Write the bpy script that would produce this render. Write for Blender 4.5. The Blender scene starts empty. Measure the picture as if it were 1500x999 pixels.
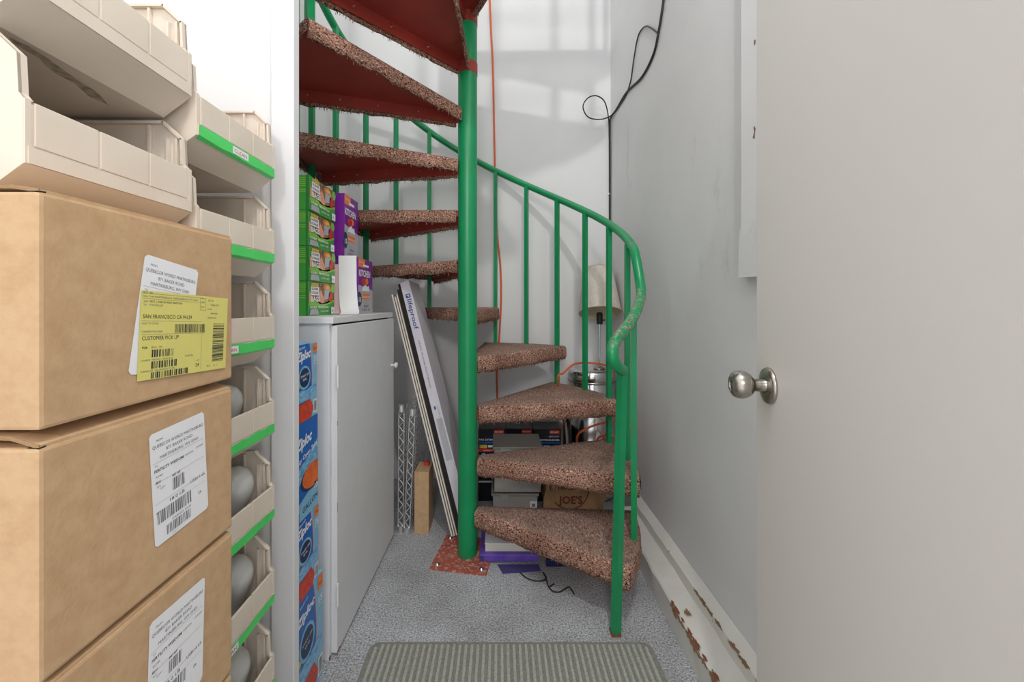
import bpy, bmesh, math, random
from mathutils import Vector, Matrix
random.seed(7)
sc = bpy.context.scene
COL = sc.collection
PI = math.pi
V = Vector
# ------------------------------------------------------------------ camera
F, U0, V0, EYE = 580.0, 732.0, 446.0, 1.10
cam_d = bpy.data.cameras.new('camera')
cam = bpy.data.objects.new('camera', cam_d)
COL.objects.link(cam)
cam.location = (0, 0, EYE)
cam.rotation_euler = (PI/2, 0, 0)
cam_d.sensor_width = 36
cam_d.lens = F/1500*36
cam_d.shift_x = (750-U0)/1500
cam_d.shift_y = -(499.5-V0)/1500
cam_d.clip_start = 0.02
sc.camera = cam

def W(u, v, y):                       # measured image point at depth y -> place in the room
    return V(((u-U0)/F*y, y, EYE-(v-V0)/F*y))

# ------------------------------------------------------------------ materials
def lin(c):
    if isinstance(c, str):
        c = [int(c[i:i+2], 16)/255 for i in (0, 2, 4)]
    return tuple(x/12.92 if x <= .04045 else ((x+.055)/1.055)**2.4 for x in c) + (1,)

def new_mat(name):
    m = bpy.data.materials.new(name)
    m.use_nodes = True
    nt = m.node_tree
    return m, nt, nt.nodes['Principled BSDF']

def ramp(nt, stops, fac):
    r = nt.nodes.new('ShaderNodeValToRGB')
    e = r.color_ramp.elements
    while len(e) < len(stops):
        e.new(.5)
    for i, (p, c) in enumerate(stops):
        e[i].position = p
        e[i].color = lin(c) if not isinstance(c, tuple) else c
    nt.links.new(fac, r.inputs[0])
    return r.outputs[0]

def coords(nt, scale=(1, 1, 1), rot=(0, 0, 0)):
    t = nt.nodes.new('ShaderNodeTexCoord')
    mp = nt.nodes.new('ShaderNodeMapping')
    mp.inputs['Scale'].default_value = scale
    mp.inputs['Rotation'].default_value = rot
    nt.links.new(t.outputs['Object'], mp.inputs[0])
    return mp.outputs[0]

def noise(nt, scale, detail=3, vec=None, rough=.55):
    n = nt.nodes.new('ShaderNodeTexNoise')
    n.inputs['Scale'].default_value = scale
    n.inputs['Detail'].default_value = detail
    n.inputs['Roughness'].default_value = rough
    nt.links.new(vec if vec is not None else coords(nt), n.inputs['Vector'])
    return n.outputs['Fac']

def add_bump(nt, b, h, strength=.2, dist=.01):
    bp = nt.nodes.new('ShaderNodeBump')
    bp.inputs['Strength'].default_value = strength
    bp.inputs['Distance'].default_value = dist
    nt.links.new(h, bp.inputs['Height'])
    nt.links.new(bp.outputs[0], b.inputs['Normal'])

def mixc(nt, fac, a, b):
    m = nt.nodes.new('ShaderNodeMix')
    m.data_type = 'RGBA'
    nt.links.new(fac, m.inputs[0])
    for s, x in ((6, a), (7, b)):
        if isinstance(x, (tuple, list)):
            m.inputs[s].default_value = x
        else:
            nt.links.new(x, m.inputs[s])
    return m.outputs[2]

def P(name, col, rough=.5, metal=0, var=0, vscale=12, bump=0, bscale=60, trans=0, vcol=None, stretch=(1, 1, 1), spec=None):
    m, nt, b = new_mat(name)
    c = lin(col)
    b.inputs['Base Color'].default_value = c
    b.inputs['Roughness'].default_value = rough
    b.inputs['Metallic'].default_value = metal
    if spec is not None:
        b.inputs['Specular IOR Level'].default_value = spec
    if trans:
        b.inputs['Transmission Weight'].default_value = trans
    if var:
        f = noise(nt, vscale, 5, coords(nt, stretch))
        d = lin(vcol) if vcol else tuple(x*(1-var) for x in c[:3]) + (1,)
        nt.links.new(ramp(nt, [(.35, c), (.7, d)], f), b.inputs['Base Color'])
    if bump:
        add_bump(nt, b, noise(nt, bscale, 4, coords(nt, stretch)), bump, .004)
    return m

M = {}
M['kraft'] = P('cardboard', 'C8A680', .85, var=.16, vscale=45, bump=.15, bscale=180, vcol='BD9973')
M['kraft_edge'] = P('cardboard_edge', 'A98762', .9, var=.3, vscale=200, stretch=(1, 1, 4))
M['tape_clear'] = P('packing_tape', 'C9A67C', .35, var=.1, vscale=30)
M['bin'] = P('stone_plastic', 'E6DACC', .42, var=.06, vscale=9, vcol='DED1C1', bump=.04, bscale=150)
M['green_tape'] = P('green_tape', '56DE70', .35, var=.08, vscale=40)
M['paper'] = P('white_paper', 'EDEDF0', .7, var=.03, vscale=20)
M['pink_paper'] = P('pink_paper', 'EBC4C6', .75)
M['yellow'] = P('yellow_label', 'DFD679', .6, var=.04, vscale=30)
M['ink'] = P('ink', '3A3A3C', .7)
M['ink_soft'] = P('ink_soft', '77777C', .7)
M['ink_blue'] = P('ink_blue', '2B4F93', .6)
M['ink_red'] = P('ink_red', 'C2506A', .6)
M['green'] = None
M['wood'] = P('bare_wood', '8A6B4C', .8, var=.3, vscale=40)
M['steel'] = P('brushed_steel', 'B9B4AC', .26, 1, var=.12, vscale=30, stretch=(1, 1, 14))
M['chrome'] = P('chrome', 'D4D5D7', .18, 1)
M['zinc'] = P('zinc_wire', 'E2E3E4', .34, .85)
M['dark_recess'] = P('dark_hole', '2B2928', .5)
M['black'] = P('black_rubber', '1E1E20', .5)
M['screw'] = P('screw', 'D8CFC6', .35, .6)
M['orange'] = P('orange_cord', 'D9602A', .45)
M['brown_cord'] = P('brown_cord', '4A3226', .5)
M['clear'] = P('clear_plastic', 'C9C6C0', .3, var=.1, vscale=14, trans=.35)
M['lid_grey'] = P('lid_plastic', '8F8A82', .4)
M['dark_stuff'] = P('dark_contents', '3B3936', .8, var=.4, vscale=20)
M['navy'] = P('navy_print', '1C2340', .4)
M['navy_dk'] = P('dark_navy_print', '12141F', .4)
M['purple_b'] = P('purple_binder', '5B3BA6', .35, var=.2, vscale=15, vcol='6E55B5')
M['purple_dk'] = P('purple_sheet', '4A437A', .35)
M['blue_dk'] = P('navy_book', '161E4A', .4)
M['page'] = P('book_pages', 'D8D3C8', .8, var=.15, vscale=160, stretch=(.05, .05, 4))
M['glass_grey'] = P('frosted_glass', 'E2E2E0', .16, trans=.3)
M['brass'] = P('screw_base', 'B9B09A', .35, 1)
M['shade_cloth'] = P('shade_cloth', 'DDD6CC', .85, var=.12, vscale=120, stretch=(1, 1, .1), vcol='CFC4B6')
M['shade_in'] = P('shade_lining', 'C9BFA4', .8)
M['plank_tan'] = P('plank_face', 'BBAA98', .6, var=.2, vscale=50)
M['plank_lt'] = P('plank_light', 'E2DDD6', .6)
M['plank_dk'] = P('plank_core', '1F1B19', .7, var=.2, vscale=60)
M['carton_w'] = P('carton_white', 'DAD6DF', .5, var=.05, vscale=9)
M['red_p'] = P('red_print', 'D8362C', .45)
M['orange_p'] = P('orange_print', 'F0803C', .45)
M['white_p'] = P('white_print', 'F2F2F4', .45)
M['purple_p'] = P('purple_print', '7A1E96', .4, var=.1, vscale=30)
M['grey_p'] = P('grey_print', 'B9B9BF', .4, var=.15, vscale=40, stretch=(1, 1, .3))
M['green_p'] = P('green_print', '43A03E', .4)
M['green_d'] = P('green_print_dark', '2F7C3C', .4)
M['lime_p'] = P('lime_print', '86C440', .4)
M['brown_p'] = P('brown_print', '5E4637', .5, var=.5, vscale=60, vcol='B08A5C')
M['skin_p'] = P('hand_print', 'E7A58A', .5)
M['yellow_p'] = P('yellow_print', 'E2C44E', .45)
M['blue_p'] = P('blue_print', '1466BE', .35, var=.1, vscale=25)
M['blue_l'] = P('light_blue_print', '86BFE2', .35, var=.12, vscale=40)
M['blue_m'] = P('mid_blue_print', '3C92CF', .35, var=.3, vscale=60, vcol='A7D2EC', stretch=(1, 1, 3))
M['navy_p'] = P('seal_print', '123058', .4)
M['tomato_p'] = P('tomato_print', 'DF4A2E', .4, var=.3, vscale=70, vcol='B92E20')
M['carrot_p'] = P('carrot_print', 'EF7A33', .4, var=.2, vscale=40, vcol='D95520')
M['kraft_bag'] = P('kraft_bag', 'A88460', .85, var=.2, vscale=14, bump=.5, bscale=20)
M['bag_ink'] = P('bag_ink', '6E2F22', .8)
M['rust'] = P('rust', '7B4632', .8)

# ---- paints with wear
def worn(name, base, chip, chip2, scale, thr, rough, zmin=None, zmax=None, extra=None, band=None):
    m, nt, b = new_mat(name)
    n = noise(nt, scale, 6, None, .65)
    fac = ramp(nt, [(thr, (0, 0, 0, 1)), (thr+.02, (1, 1, 1, 1))], n)
    if zmax is not None:                 # worn where hands or feet reach: low part only
        g = nt.nodes.new('ShaderNodeNewGeometry')
        s = nt.nodes.new('ShaderNodeSeparateXYZ')
        nt.links.new(g.outputs['Position'], s.inputs[0])
        mr = nt.nodes.new('ShaderNodeMapRange')
        mr.inputs[1].default_value = zmin
        mr.inputs[2].default_value = zmax
        mr.inputs[3].default_value = 0
        mr.inputs[4].default_value = 1
        nt.links.new(s.outputs[2], mr.inputs[0])
        mu = nt.nodes.new('ShaderNodeMath')
        mu.operation = 'MULTIPLY'
        w = ramp(nt, [(.08, (0, 0, 0, 1)), (.28, (1, 1, 1, 1)), (.72, (1, 1, 1, 1)), (.98, (0, 0, 0, 1))], mr.outputs[0])
        nt.links.new(fac, mu.inputs[0])
        nt.links.new(w, mu.inputs[1])
        fac = mu.outputs[0]
    c2 = ramp(nt, [(.4, chip), (.6, chip2)], noise(nt, scale*2.3))
    tone = ramp(nt, [(.3, base), (.75, extra or base)], noise(nt, 7, 4))
    nt.links.new(mixc(nt, fac, tone, c2), b.inputs['Base Color'])
    b.inputs['Roughness'].default_value = rough
    return m

M['green'] = worn('green_enamel', '0C9159', '7A4A38', 'A8A090', 55, .76, .32, extra='0A8550')
M['green_rail'] = worn('green_enamel_worn_rail', '15935B', '8A4A3A', '7FAA90', 60, .5, .3, .93, 1.19, extra='0E8650')
M['red_oxide'] = worn('red_oxide_primer', 'A63E32', '7E3028', '92382E', 9, .62, .5, extra='8E342B')
M['base_plate'] = worn('worn_red_plate', 'B4604F', 'A9A29A', 'C98B78', 70, .54, .7, extra='9E4436')
M['cab'] = worn('white_cabinet_paint', 'E1E1E3', 'B7B2AA', '8C8072', 20, .78, .45, extra='DADADD')
M['base_w'] = worn('chipped_white_trim', 'DBD9D4', '9A8468', 'B9AB98', 22, .68, .5, extra='CFCCC5')

def wall_mat(name, a, b2, bump, bscale, rough=.6, scuff=None):
    m, nt, b = new_mat(name)
    n1 = noise(nt, 2.2, 5)
    col = ramp(nt, [(.3, a), (.75, b2)], n1)
    if scuff:
        s = ramp(nt, [(.62, (0, 0, 0, 1)), (.74, (.5, .5, .5, 1))], noise(nt, 5, 8, coords(nt, (1, 1, .45)), .75))
        col = mixc(nt, s, col, lin(scuff))
    nt.links.new(col, b.inputs['Base Color'])
    b.inputs['Roughness'].default_value = rough
    h = noise(nt, bscale, 6, coords(nt, (1, 1, .8)), .6)
    h2 = noise(nt, bscale*4, 8, coords(nt, (1, 1, .5), (.6, 0, 0)), .7)
    ad = nt.nodes.new('ShaderNodeMath')
    ad.operation = 'MULTIPLY_ADD'
    mr = ramp(nt, [(.60, (0, 0, 0, 1)), (.64, (1, 1, 1, 1))], h2)
    nt.links.new(mr, ad.inputs[0])
    ad.inputs[1].default_value = .3
    nt.links.new(h, ad.inputs[2])
    add_bump(nt, b, ad.outputs[0], bump, .012)
    return m

M['wall'] = wall_mat('white_wall_paint', 'E3E3E3', 'DEDEDF', .05, 5)
M['plaster'] = wall_mat('rough_plaster', 'E2E2E2', 'D8D8D9', .22, 5, .5, 'B4B3B4')
M['post'] = wall_mat('white_post_paint', 'E3E3E5', 'DFDFE1', .04, 6)
M['door'] = wall_mat('door_paint', 'EAE6E1', 'E7E3DE', .02, 8, .4)
M['panel_w'] = wall_mat('white_panel_paint', 'E6E6E6', 'DEDEDF', .15, 12, .5, 'B9B5AE')

def carpet_floor():
    m, nt, b = new_mat('grey_loop_carpet')
    f = noise(nt, 170, 3, None, .8)
    c = ramp(nt, [(.34, '5E6268'), (.45, 'A6A9AE'), (.54, 'C4C7CB'), (.66, 'ECEDEF')], f)
    d = ramp(nt, [(.36, (1, 1, 1, 1)), (.66, lin('D9D6D2'))], noise(nt, 3.5, 6))
    mx = nt.nodes.new('ShaderNodeMix')
    mx.data_type = 'RGBA'
    mx.blend_type = 'MULTIPLY'
    mx.inputs[0].default_value = 1
    nt.links.new(c, mx.inputs[6])
    nt.links.new(d, mx.inputs[7])
    nt.links.new(mx.outputs[2], b.inputs['Base Color'])
    b.inputs['Roughness'].default_value = .95
    b.inputs['Specular IOR Level'].default_value = .1
    add_bump(nt, b, f, .5, .006)
    return m
M['carpet'] = carpet_floor()

def stair_carpet():
    m, nt, b = new_mat('tweed_stair_carpet')
    v = coords(nt, (1, .42, 1.3), (.35, .3, .65))
    f = noise(nt, 165, 1.5, v, .8)
    c = ramp(nt, [(.36, '3A302D'), (.43, '7A544A'), (.465, 'B98672'), (.50, 'D6AC96'), (.53, 'A06E60'), (.565, '665855'), (.60, 'C79C86'), (.66, 'E8D3BC')], f)
    d = ramp(nt, [(.35, lin('FFFFFF')), (.7, lin('C4BAB3'))], noise(nt, 6, 5))
    mx = nt.nodes.new('ShaderNodeMix')
    mx.data_type = 'RGBA'
    mx.blend_type = 'MULTIPLY'
    mx.inputs[0].default_value = 1
    nt.links.new(c, mx.inputs[6])
    nt.links.new(d, mx.inputs[7])
    # the walked-on top has gone grey with dust; the wrapped edges keep their colour
    g = nt.nodes.new('ShaderNodeNewGeometry')
    sx = nt.nodes.new('ShaderNodeSeparateXYZ')
    nt.links.new(g.outputs['True Normal'], sx.inputs[0])
    wf = ramp(nt, [(.75, (0, 0, 0, 1)), (.97, (.42, .42, .42, 1))], sx.outputs[2])
    nt.links.new(mixc(nt, wf, mx.outputs[2], lin('94837A')), b.inputs['Base Color'])
    b.inputs['Roughness'].default_value = .95
    b.inputs['Specular IOR Level'].default_value = .08
    add_bump(nt, b, f, .8, .008)
    return m
M['tweed'] = stair_carpet()
M['matrib'] = P('ribbed_mat', 'B6B6AE', .9, var=.3, vscale=160, vcol='96978F', bump=.3, bscale=250, spec=.1)
M['matgroove'] = P('mat_groove', '8F9088', .95, var=.3, vscale=160, spec=.1)

# ------------------------------------------------------------------ mesh builder
FONT = {}
def glyphs(s, bold=0):
    k = (s, bold)
    if k not in FONT:
        cu = bpy.data.curves.new('t', 'FONT')
        cu.body = s
        cu.size = 1
        cu.offset = bold
        cu.resolution_u = 2
        o = bpy.data.objects.new('t', cu)
        COL.objects.link(o)
        dg = bpy.context.evaluated_depsgraph_get()
        me = bpy.data.meshes.new_from_object(o.evaluated_get(dg))
        vs = [v.co.copy() for v in me.vertices]
        fs = [list(p.vertices) for p in me.polygons]
        bpy.data.objects.remove(o)
        bpy.data.curves.remove(cu)
        bpy.data.meshes.remove(me)
        xs = [v.x for v in vs] or [0]
        FONT[k] = (vs, fs, min(xs), max(xs))
    return FONT[k]

XF = [1.0]
def xf(v):
    k = XF[0]
    return V((v[0]*k, v[1]*k, EYE+(v[2]-EYE)*k))

class MB:
    def __init__(s, mat):
        s.v, s.f, s.mi, s.sm, s.mats = [], [], [], [], []
        s.use(mat)
    def use(s, mat):
        if mat not in s.mats:
            s.mats.append(mat)
        s.cur = s.mats.index(mat)
        return s
    def raw(s, vs, fs, smooth=False):
        o = len(s.v)
        s.v += [tuple(v) for v in vs]
        for f in fs:
            s.f.append([i+o for i in f])
            s.mi.append(s.cur)
            s.sm.append(smooth)
        return s
    def box(s, a, b, mtx=None, bev=0):
        x0, y0, z0 = a
        x1, y1, z1 = b
        if bev:
            bm = bmesh.new()
            bmesh.ops.create_cube(bm, size=1)
            for v in bm.verts:
                v.co = V(((x0+x1)/2+v.co.x*(x1-x0), (y0+y1)/2+v.co.y*(y1-y0), (z0+z1)/2+v.co.z*(z1-z0)))
            bmesh.ops.bevel(bm, geom=bm.edges[:], offset=bev, segments=2, affect='EDGES', profile=.6)
            bm.verts.index_update()
            vs = [v.co.copy() for v in bm.verts]
            fs = [[v.index for v in f.verts] for f in bm.faces]
            bm.free()
        else:
            vs = [V((x, y, z)) for x in (x0, x1) for y in (y0, y1) for z in (z0, z1)]
            fs = [(0, 1, 3, 2), (4, 6, 7, 5), (0, 4, 5, 1), (2, 3, 7, 6), (0, 2, 6, 4), (1, 5, 7, 3)]
        if mtx:
            vs = [mtx @ v for v in vs]
        return s.raw(vs, fs)
    def prism(s, pts, ext):                      # closed planar polygon swept along ext
        n = len(pts)
        ext = V(ext)
        pts = [V(p) for p in pts]
        return s.raw(pts+[p+ext for p in pts],
                     [list(range(n))[::-1], list(range(n, 2*n))]+[(i, (i+1) % n, n+(i+1) % n, n+i) for i in range(n)])
    def tube(s, pts, r, n=10, sq=False, cap=True, smooth=True, up=None):
        pts = [V(p) for p in pts]
        if sq:
            n = 4
            smooth = False
        vs, fs = [], []
        t = (pts[1]-pts[0]).normalized()
        a = up or (V((0, 0, 1)) if abs(t.z) < .9 else V((1, 0, 0)))
        nrm = (a-t*a.dot(t)).normalized()
        for i, p in enumerate(pts):
            t = (pts[min(i+1, len(pts)-1)]-pts[max(i-1, 0)]).normalized()
            nrm = (nrm-t*nrm.dot(t)).normalized()
            bi = t.cross(nrm)
            rr = r[i] if isinstance(r, (list, tuple)) else r
            for k in range(n):
                an = 2*PI*k/n+(PI/4 if sq else 0)
                vs.append(p+(nrm*math.cos(an)+bi*math.sin(an))*rr*(1.414 if sq else 1))
        for i in range(len(pts)-1):
            for k in range(n):
                k2 = (k+1) % n
                fs.append((i*n+k, i*n+k2, (i+1)*n+k2, (i+1)*n+k))
        s.raw(vs, fs, smooth)
        if cap:
            o = len(pts)-1
            s.raw(vs[:n], [list(range(n))[::-1]])
            s.raw(vs[o*n:], [list(range(n))])
        return s
    def lathe(s, prof, mtx=None, n=32, smooth=True):
        vs, fs = [], []
        for r, z in prof:
            for k in range(n):
                a = 2*PI*k/n
                v = V((r*math.cos(a), r*math.sin(a), z))
                vs.append(mtx @ v if mtx else v)
        for i in range(len(prof)-1):
            for k in range(n):
                k2 = (k+1) % n
                fs.append((i*n+k, i*n+k2, (i+1)*n+k2, (i+1)*n+k))
        return s.raw(vs, fs, smooth)
    def build(s, name, parent=None, loc=None, weld=False):
        me = bpy.data.meshes.new(name)
        o0 = V(loc) if loc is not None else V((0, 0, 0))
        if parent is not None:
            o0 = parent['_o'] if '_o' in parent else V((0, 0, 0))
            o0 = V(o0)
        me.from_pydata([tuple(xf(v)-o0) for v in s.v], [], s.f)
        for m in s.mats:
            me.materials.append(M[m])
        for p, mi, sm in zip(me.polygons, s.mi, s.sm):
            p.material_index = mi
            p.use_smooth = sm
        bm = bmesh.new()
        bm.from_mesh(me)
        if weld:
            bmesh.ops.remove_doubles(bm, verts=bm.verts, dist=1e-5)
        bmesh.ops.recalc_face_normals(bm, faces=bm.faces)
        bm.to_mesh(me)
        bm.free()
        o = bpy.data.objects.new(name, me)
        COL.objects.link(o)
        if parent is not None:
            o.parent = parent
        elif loc is not None:
            o.location = loc
        o['_o'] = tuple(o0)
        return o

class Face:                                   # printing on a flat face: x along ux, y along uy, lifted a hair per layer
    def __init__(s, mb, org, ux, uy, lift=.0005):
        s.b, s.o, s.ux, s.uy = mb, V(org), V(ux).normalized(), V(uy).normalized()
        s.n = s.ux.cross(s.uy)
        s.lift, s.k = lift, 0
    def at(s, x, y):
        return s.o+s.ux*x+s.uy*y+s.n*(s.lift*(s.k+1))
    def poly(s, pts, mat):
        s.b.use(mat)
        s.b.raw([s.at(*p) for p in pts], [list(range(len(pts)))])
        return s
    def rect(s, x0, y0, x1, y1, mat):
        return s.poly([(x0, y0), (x1, y0), (x1, y1), (x0, y1)], mat)
    def disc(s, x, y, rx, ry, mat, n=28, a0=0, a1=2*PI, xmax=9):
        pts = [(min(xmax, x+rx*math.cos(a0+(a1-a0)*i/n)), y+ry*math.sin(a0+(a1-a0)*i/n)) for i in range(n+(0 if a1-a0 > 6 else 1))]
        return s.poly(pts, mat)
    def ring(s, x, y, r0, r1, mat, n=40, a0=0, a1=2*PI):
        s.b.use(mat)
        vs, fs = [], []
        for i in range(n+1):
            a = a0+(a1-a0)*i/n
            vs += [s.at(x+r0*math.cos(a), y+r0*math.sin(a)), s.at(x+r1*math.cos(a), y+r1*math.sin(a))]
        s.b.raw(vs, [(2*i, 2*i+1, 2*i+3, 2*i+2) for i in range(n)])
        return s
    def text(s, st, x, y, size, mat, width=None, bold=0, slope=0, shear=0, align='l'):
        vs, fs, a, b = glyphs(st, bold)
        kx = size if width is None else width/max(b-a, 1e-6)
        off = -a*kx - (0 if align == 'l' else (b-a)*kx*(.5 if align == 'c' else 1))
        s.b.use(mat)
        out = []
        for v in vs:
            px, py = v.x*kx+off+shear*v.y*size, v.y*size
            out.append(s.at(x+px, y+py+slope*px))
        s.b.raw(out, fs)
        return s
    def bars(s, x0, y0, x1, y1, mat, n, seed, vert=True):
        rnd = random.Random(seed)
        x = x0
        span = (x1-x0) if vert else (y1-y0)
        p = 0
        while p < span:
            w = span/n*rnd.choice((.35, .5, .9))
            if p+w > span:
                break
            if vert:
                s.rect(x0+p, y0, x0+p+w, y1, mat)
            else:
                s.rect(x0, y0+p, x1, y0+p+w, mat)
            p += w+span/n*rnd.choice((.35, .5, .8))
        return s
    def up(s, k=1):
        s.k += k
        return s

def smooth_path(pts, n=8):
    pts = [V(p) for p in pts]
    q = [pts[0]*2-pts[1]]+pts+[pts[-1]*2-pts[-2]]
    out = []
    for i in range(1, len(q)-2):
        for k in range(n):
            t = k/n
            a, b, c, d = q[i-1], q[i], q[i+1], q[i+2]
            out.append(.5*((2*b)+(c-a)*t+(2*a-5*b+4*c-d)*t*t+(3*b-a-3*c+d)*t**3))
    out.append(pts[-1])
    return out

def thing(name, loc, label, cat, group=None):
    o = bpy.data.objects.new(name, None)
    o.empty_display_size = .1
    loc = xf(loc)
    COL.objects.link(o)
    o.location = loc
    o['_o'] = tuple(loc)
    return tag(o, label, cat, group)
def tag(o, label, cat, group=None, kind=None):
    o['label'] = label
    o['category'] = cat
    if group:
        o['group'] = group
    if kind:
        o['kind'] = kind
    return o
def struct(o, label=None):
    o['kind'] = 'structure'
    if label:
        o['label'] = label
    return o
def copy_tree(o, parent=None):
    c = o.copy()
    COL.objects.link(c)
    if parent:
        c.parent = parent
    for ch in list(o.children):
        copy_tree(ch, c)
    return c

# ------------------------------------------------------------------ the room
XR, YB, XL = .70, 2.50, -.95
TOPZ = 3.6
struct(MB('carpet').box((XL-.1, -.7, -.05), (XR+.1, YB+.1, 0)).build('floor'), 'grey speckled loop pile carpet floor')
struct(MB('wall').box((XL-.1, YB, 0), (XR+.1, YB+.1, TOPZ)).build('wall_back'), 'smooth white wall behind the spiral stair')
struct(MB('plaster').box((XR, -.7, 0), (XR+.1, YB, TOPZ)).build('wall_right'), 'scuffed grey white plaster wall on the right')
struct(MB('wall').box((XL-.1, -.7, 0), (XL, YB, TOPZ)).build('wall_left'), 'white wall on the left')
struct(MB('wall').box((XL, 1.004, 0), (-.56, 1.018, TOPZ)).build('wall_partition'), 'white partition beside the bins')
struct(MB('post').box((-.573, .992, 0), (-.516, 1.019, TOPZ), bev=.002).build('trim_1'), 'white post at the end of the partition')
# stepped, chipped wooden base along the right wall
b = MB('base_w')
pr = [(.582, 0), (.582, .082), (.590, .088), (.662, .093), (.664, .128), (.672, .132), (.698, .147), (.6995, .147), (.6995, 0)]
N = 44
rows = []
for i in range(N+1):
    y = -.6+(1.98+.6)*i/N
    row = []
    for k, (x, z) in enumerate(pr):
        j = random.uniform(-.002, .002) if 0 < k < 7 else 0
        row.append(V((x+j, y, z+j*.8)))
    rows.append(row)
vs = [p for r in rows for p in r]
n = len(pr)
b.raw(vs, [(i*n+k, i*n+k+1, (i+1)*n+k+1, (i+1)*n+k) for i in range(N) for k in range(n-1)])
b.raw(rows[0], [list(range(n))]).raw(rows[-1], [list(range(n))])
# flaked patches: bare wood where paint has come off
rnd = random.Random(3)
def flake(cx, cy, cz, ln, wd, nx, nz, mat='wood'):
    pts = []
    k = 23
    t = V((-nz, 0, nx))
    for i in range(k):
        a = 2*PI*i/k
        rr = rnd.uniform(.45, 1.3)
        pts.append(V((cx, cy, cz))+V((0, 1, 0))*math.cos(a)*ln*rr+t*math.sin(a)*wd*rr+V((nx, 0, nz))*.0025)
    b.use(mat)
    b.raw(pts, [list(range(k))])
for (y, ln, wd_f) in ((1.335, .020, .006), (1.305, .026, .009), (1.262, .018, .005), (1.215, .028, .007), (1.172, .030, .009), (1.125, .022, .006), (1.07, .03, .008), (.98, .05, .009), (.86, .05, .009)):
    flake(.5830, y, .080, ln, wd_f, -.85, .5)
    flake(.588, y+.008, .0868, ln*.7, wd_f*.7, -.5, .86, 'rust')
flake(.612, 1.292, .0930, .014, .012, 0, 1)
for (y, ln, wd_f) in ((1.335, .022, .004), (1.295, .030, .006), (1.25, .026, .005), (1.205, .022, .005), (1.125, .028, .007), (1.08, .026, .006), (.98, .05, .006)):
    flake(.6655, y, .1275, ln, wd_f, -.8, .6)
b.build('baseboard_right')
struct(bpy.data.objects['baseboard_right'], 'stepped white wooden base with flaking paint along right wall')
struct(MB('base_w').box((.672, 1.98, 0), (.6995, 2.5, .147)).build('trim_3'), 'upper step of the right base running into the corner')
# board fixed on the right wall next to the door
b = MB('panel_w').box((.672, .70, 1.30), (.6995, 1.105, 2.6), bev=.003)
b.prism([(.668, 1.11, 1.175), (.668, .70, 1.165), (.668, .70, 1.292), (.668, 1.105, 1.306)], (.031, 0, 0))
b.use('wood')
for (z, h) in ((1.79, .008), (1.555, .020), (2.10, .018)):
    b.raw([V((.6712, 1.045+rnd.uniform(-.004, .004), z+h*math.sin(a)))+V((0, .003*math.cos(a), 0)) for a in [2*PI*i/9 for i in range(9)]], [list(range(9))])
struct(b.build('trim_2'), 'white painted board with chipped paint on right wall by the door')
struct(MB('wood').box((XL+.02, .695, 0), (-.545, .928, .1722)).build('trim_4'), 'low wooden plinth under the far column of bins')

# ------------------------------------------------------------------ door with knob
dn = V((-.973, .230, 0)).normalized()           # face normal, towards the room
dd = V((-.230, -.973, 0)).normalized()          # free edge -> hinge
E0 = V((.506, .780, 0))
b = MB('door')
Mx = Matrix.Translation(E0) @ Matrix((dd.to_4d(), (-dn).to_4d(), V((0, 0, 1, 0)), V((0, 0, 0, 1)))).transposed()
Mx = Matrix(((dd.x, -dn.x, 0, E0.x), (dd.y, -dn.y, 0, E0.y), (0, 0, 1, 0), (0, 0, 0, 1)))
b.box((0, 0, .014), (.76, .036, 2.03), Mx, bev=.0015)
door = struct(b.build('door_1'), 'open off white flush door with round steel knob')
kc = E0+dd*.060+V((0, 0, .952))
zx = dn
zy = V((0, 0, 1))
zz = zx.cross(zy)
Kx = Matrix(((zz.x, zy.x, zx.x, kc.x), (zz.y, zy.y, zx.y, kc.y), (zz.z, zy.z, zx.z, kc.z), (0, 0, 0, 1)))
b = MB('steel').lathe([(0, .0), (.033, 0), (.0335, .003), (.031, .007), (.022, .0085), (.0135, .009)], Kx, 40)
rose = b.build('rose', door)
b = MB('steel').lathe([(.0125, .008), (.0115, .012), (.0115, .026), (.0135, .028), (.0195, .032), (.0240, .039), (.0258, .047), (.0250, .055), (.0215, .061), (.0150, .0645), (.0105, .0652), (.0098, .062)], Kx, 40)
knob = b.build('knob', door)
b = MB('dark_recess').lathe([(.0099, .0622), (.004, .0612)], Kx, 24)
b.use('steel').lathe([(.004, .0612), (.0035, .063), (0, .0632)], Kx, 16)
b.build('lock_button', knob)
b = MB('steel').box((-.001, .006, .90), (.0, .030, 1.01), Mx)
b.build('latch_plate', door)

# ------------------------------------------------------------------ spiral staircase
CX, CY, RISE, RB, RT = -.141, 1.737, .2165, .692, .712
stair = thing('spiral_staircase', (CX, CY, 0), 'green steel spiral staircase with tweed carpeted red treads in the corner', 'staircase')
def pol(r, deg, z):
    a = math.radians(deg)
    return V((CX+r*math.cos(a), CY+r*math.sin(a), z))
b = MB('green').lathe([(.042, .008), (.042, 2.335), (.0421, 2.336)], Matrix.Translation((CX, CY, 0)), 40)
b.use('red_oxide').lathe([(.0421, 2.336), (.042, 3.55), (0, 3.55)], Matrix.Translation((CX, CY, 0)), 40)
b.build('column', stair)
b = MB('base_plate')
Bx = Matrix.Translation((CX-.012, CY+.003, 0)) @ Matrix.Rotation(math.radians(-9.5), 4, 'Z')
b.box((-.12, -.12, 0), (.12, .12, .009), Bx, bev=.001)
b.use('chrome')
for sx in (-1, 1):
    for sy in (-1, 1):
        b.lathe([(.011, .009), (.011, .011), (.006, .0112), (.006, .016), (0, .016)], Bx @ Matrix.Translation((sx*.095, sy*.095, 0)), 12)
b.build('base_plate', stair)

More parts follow.
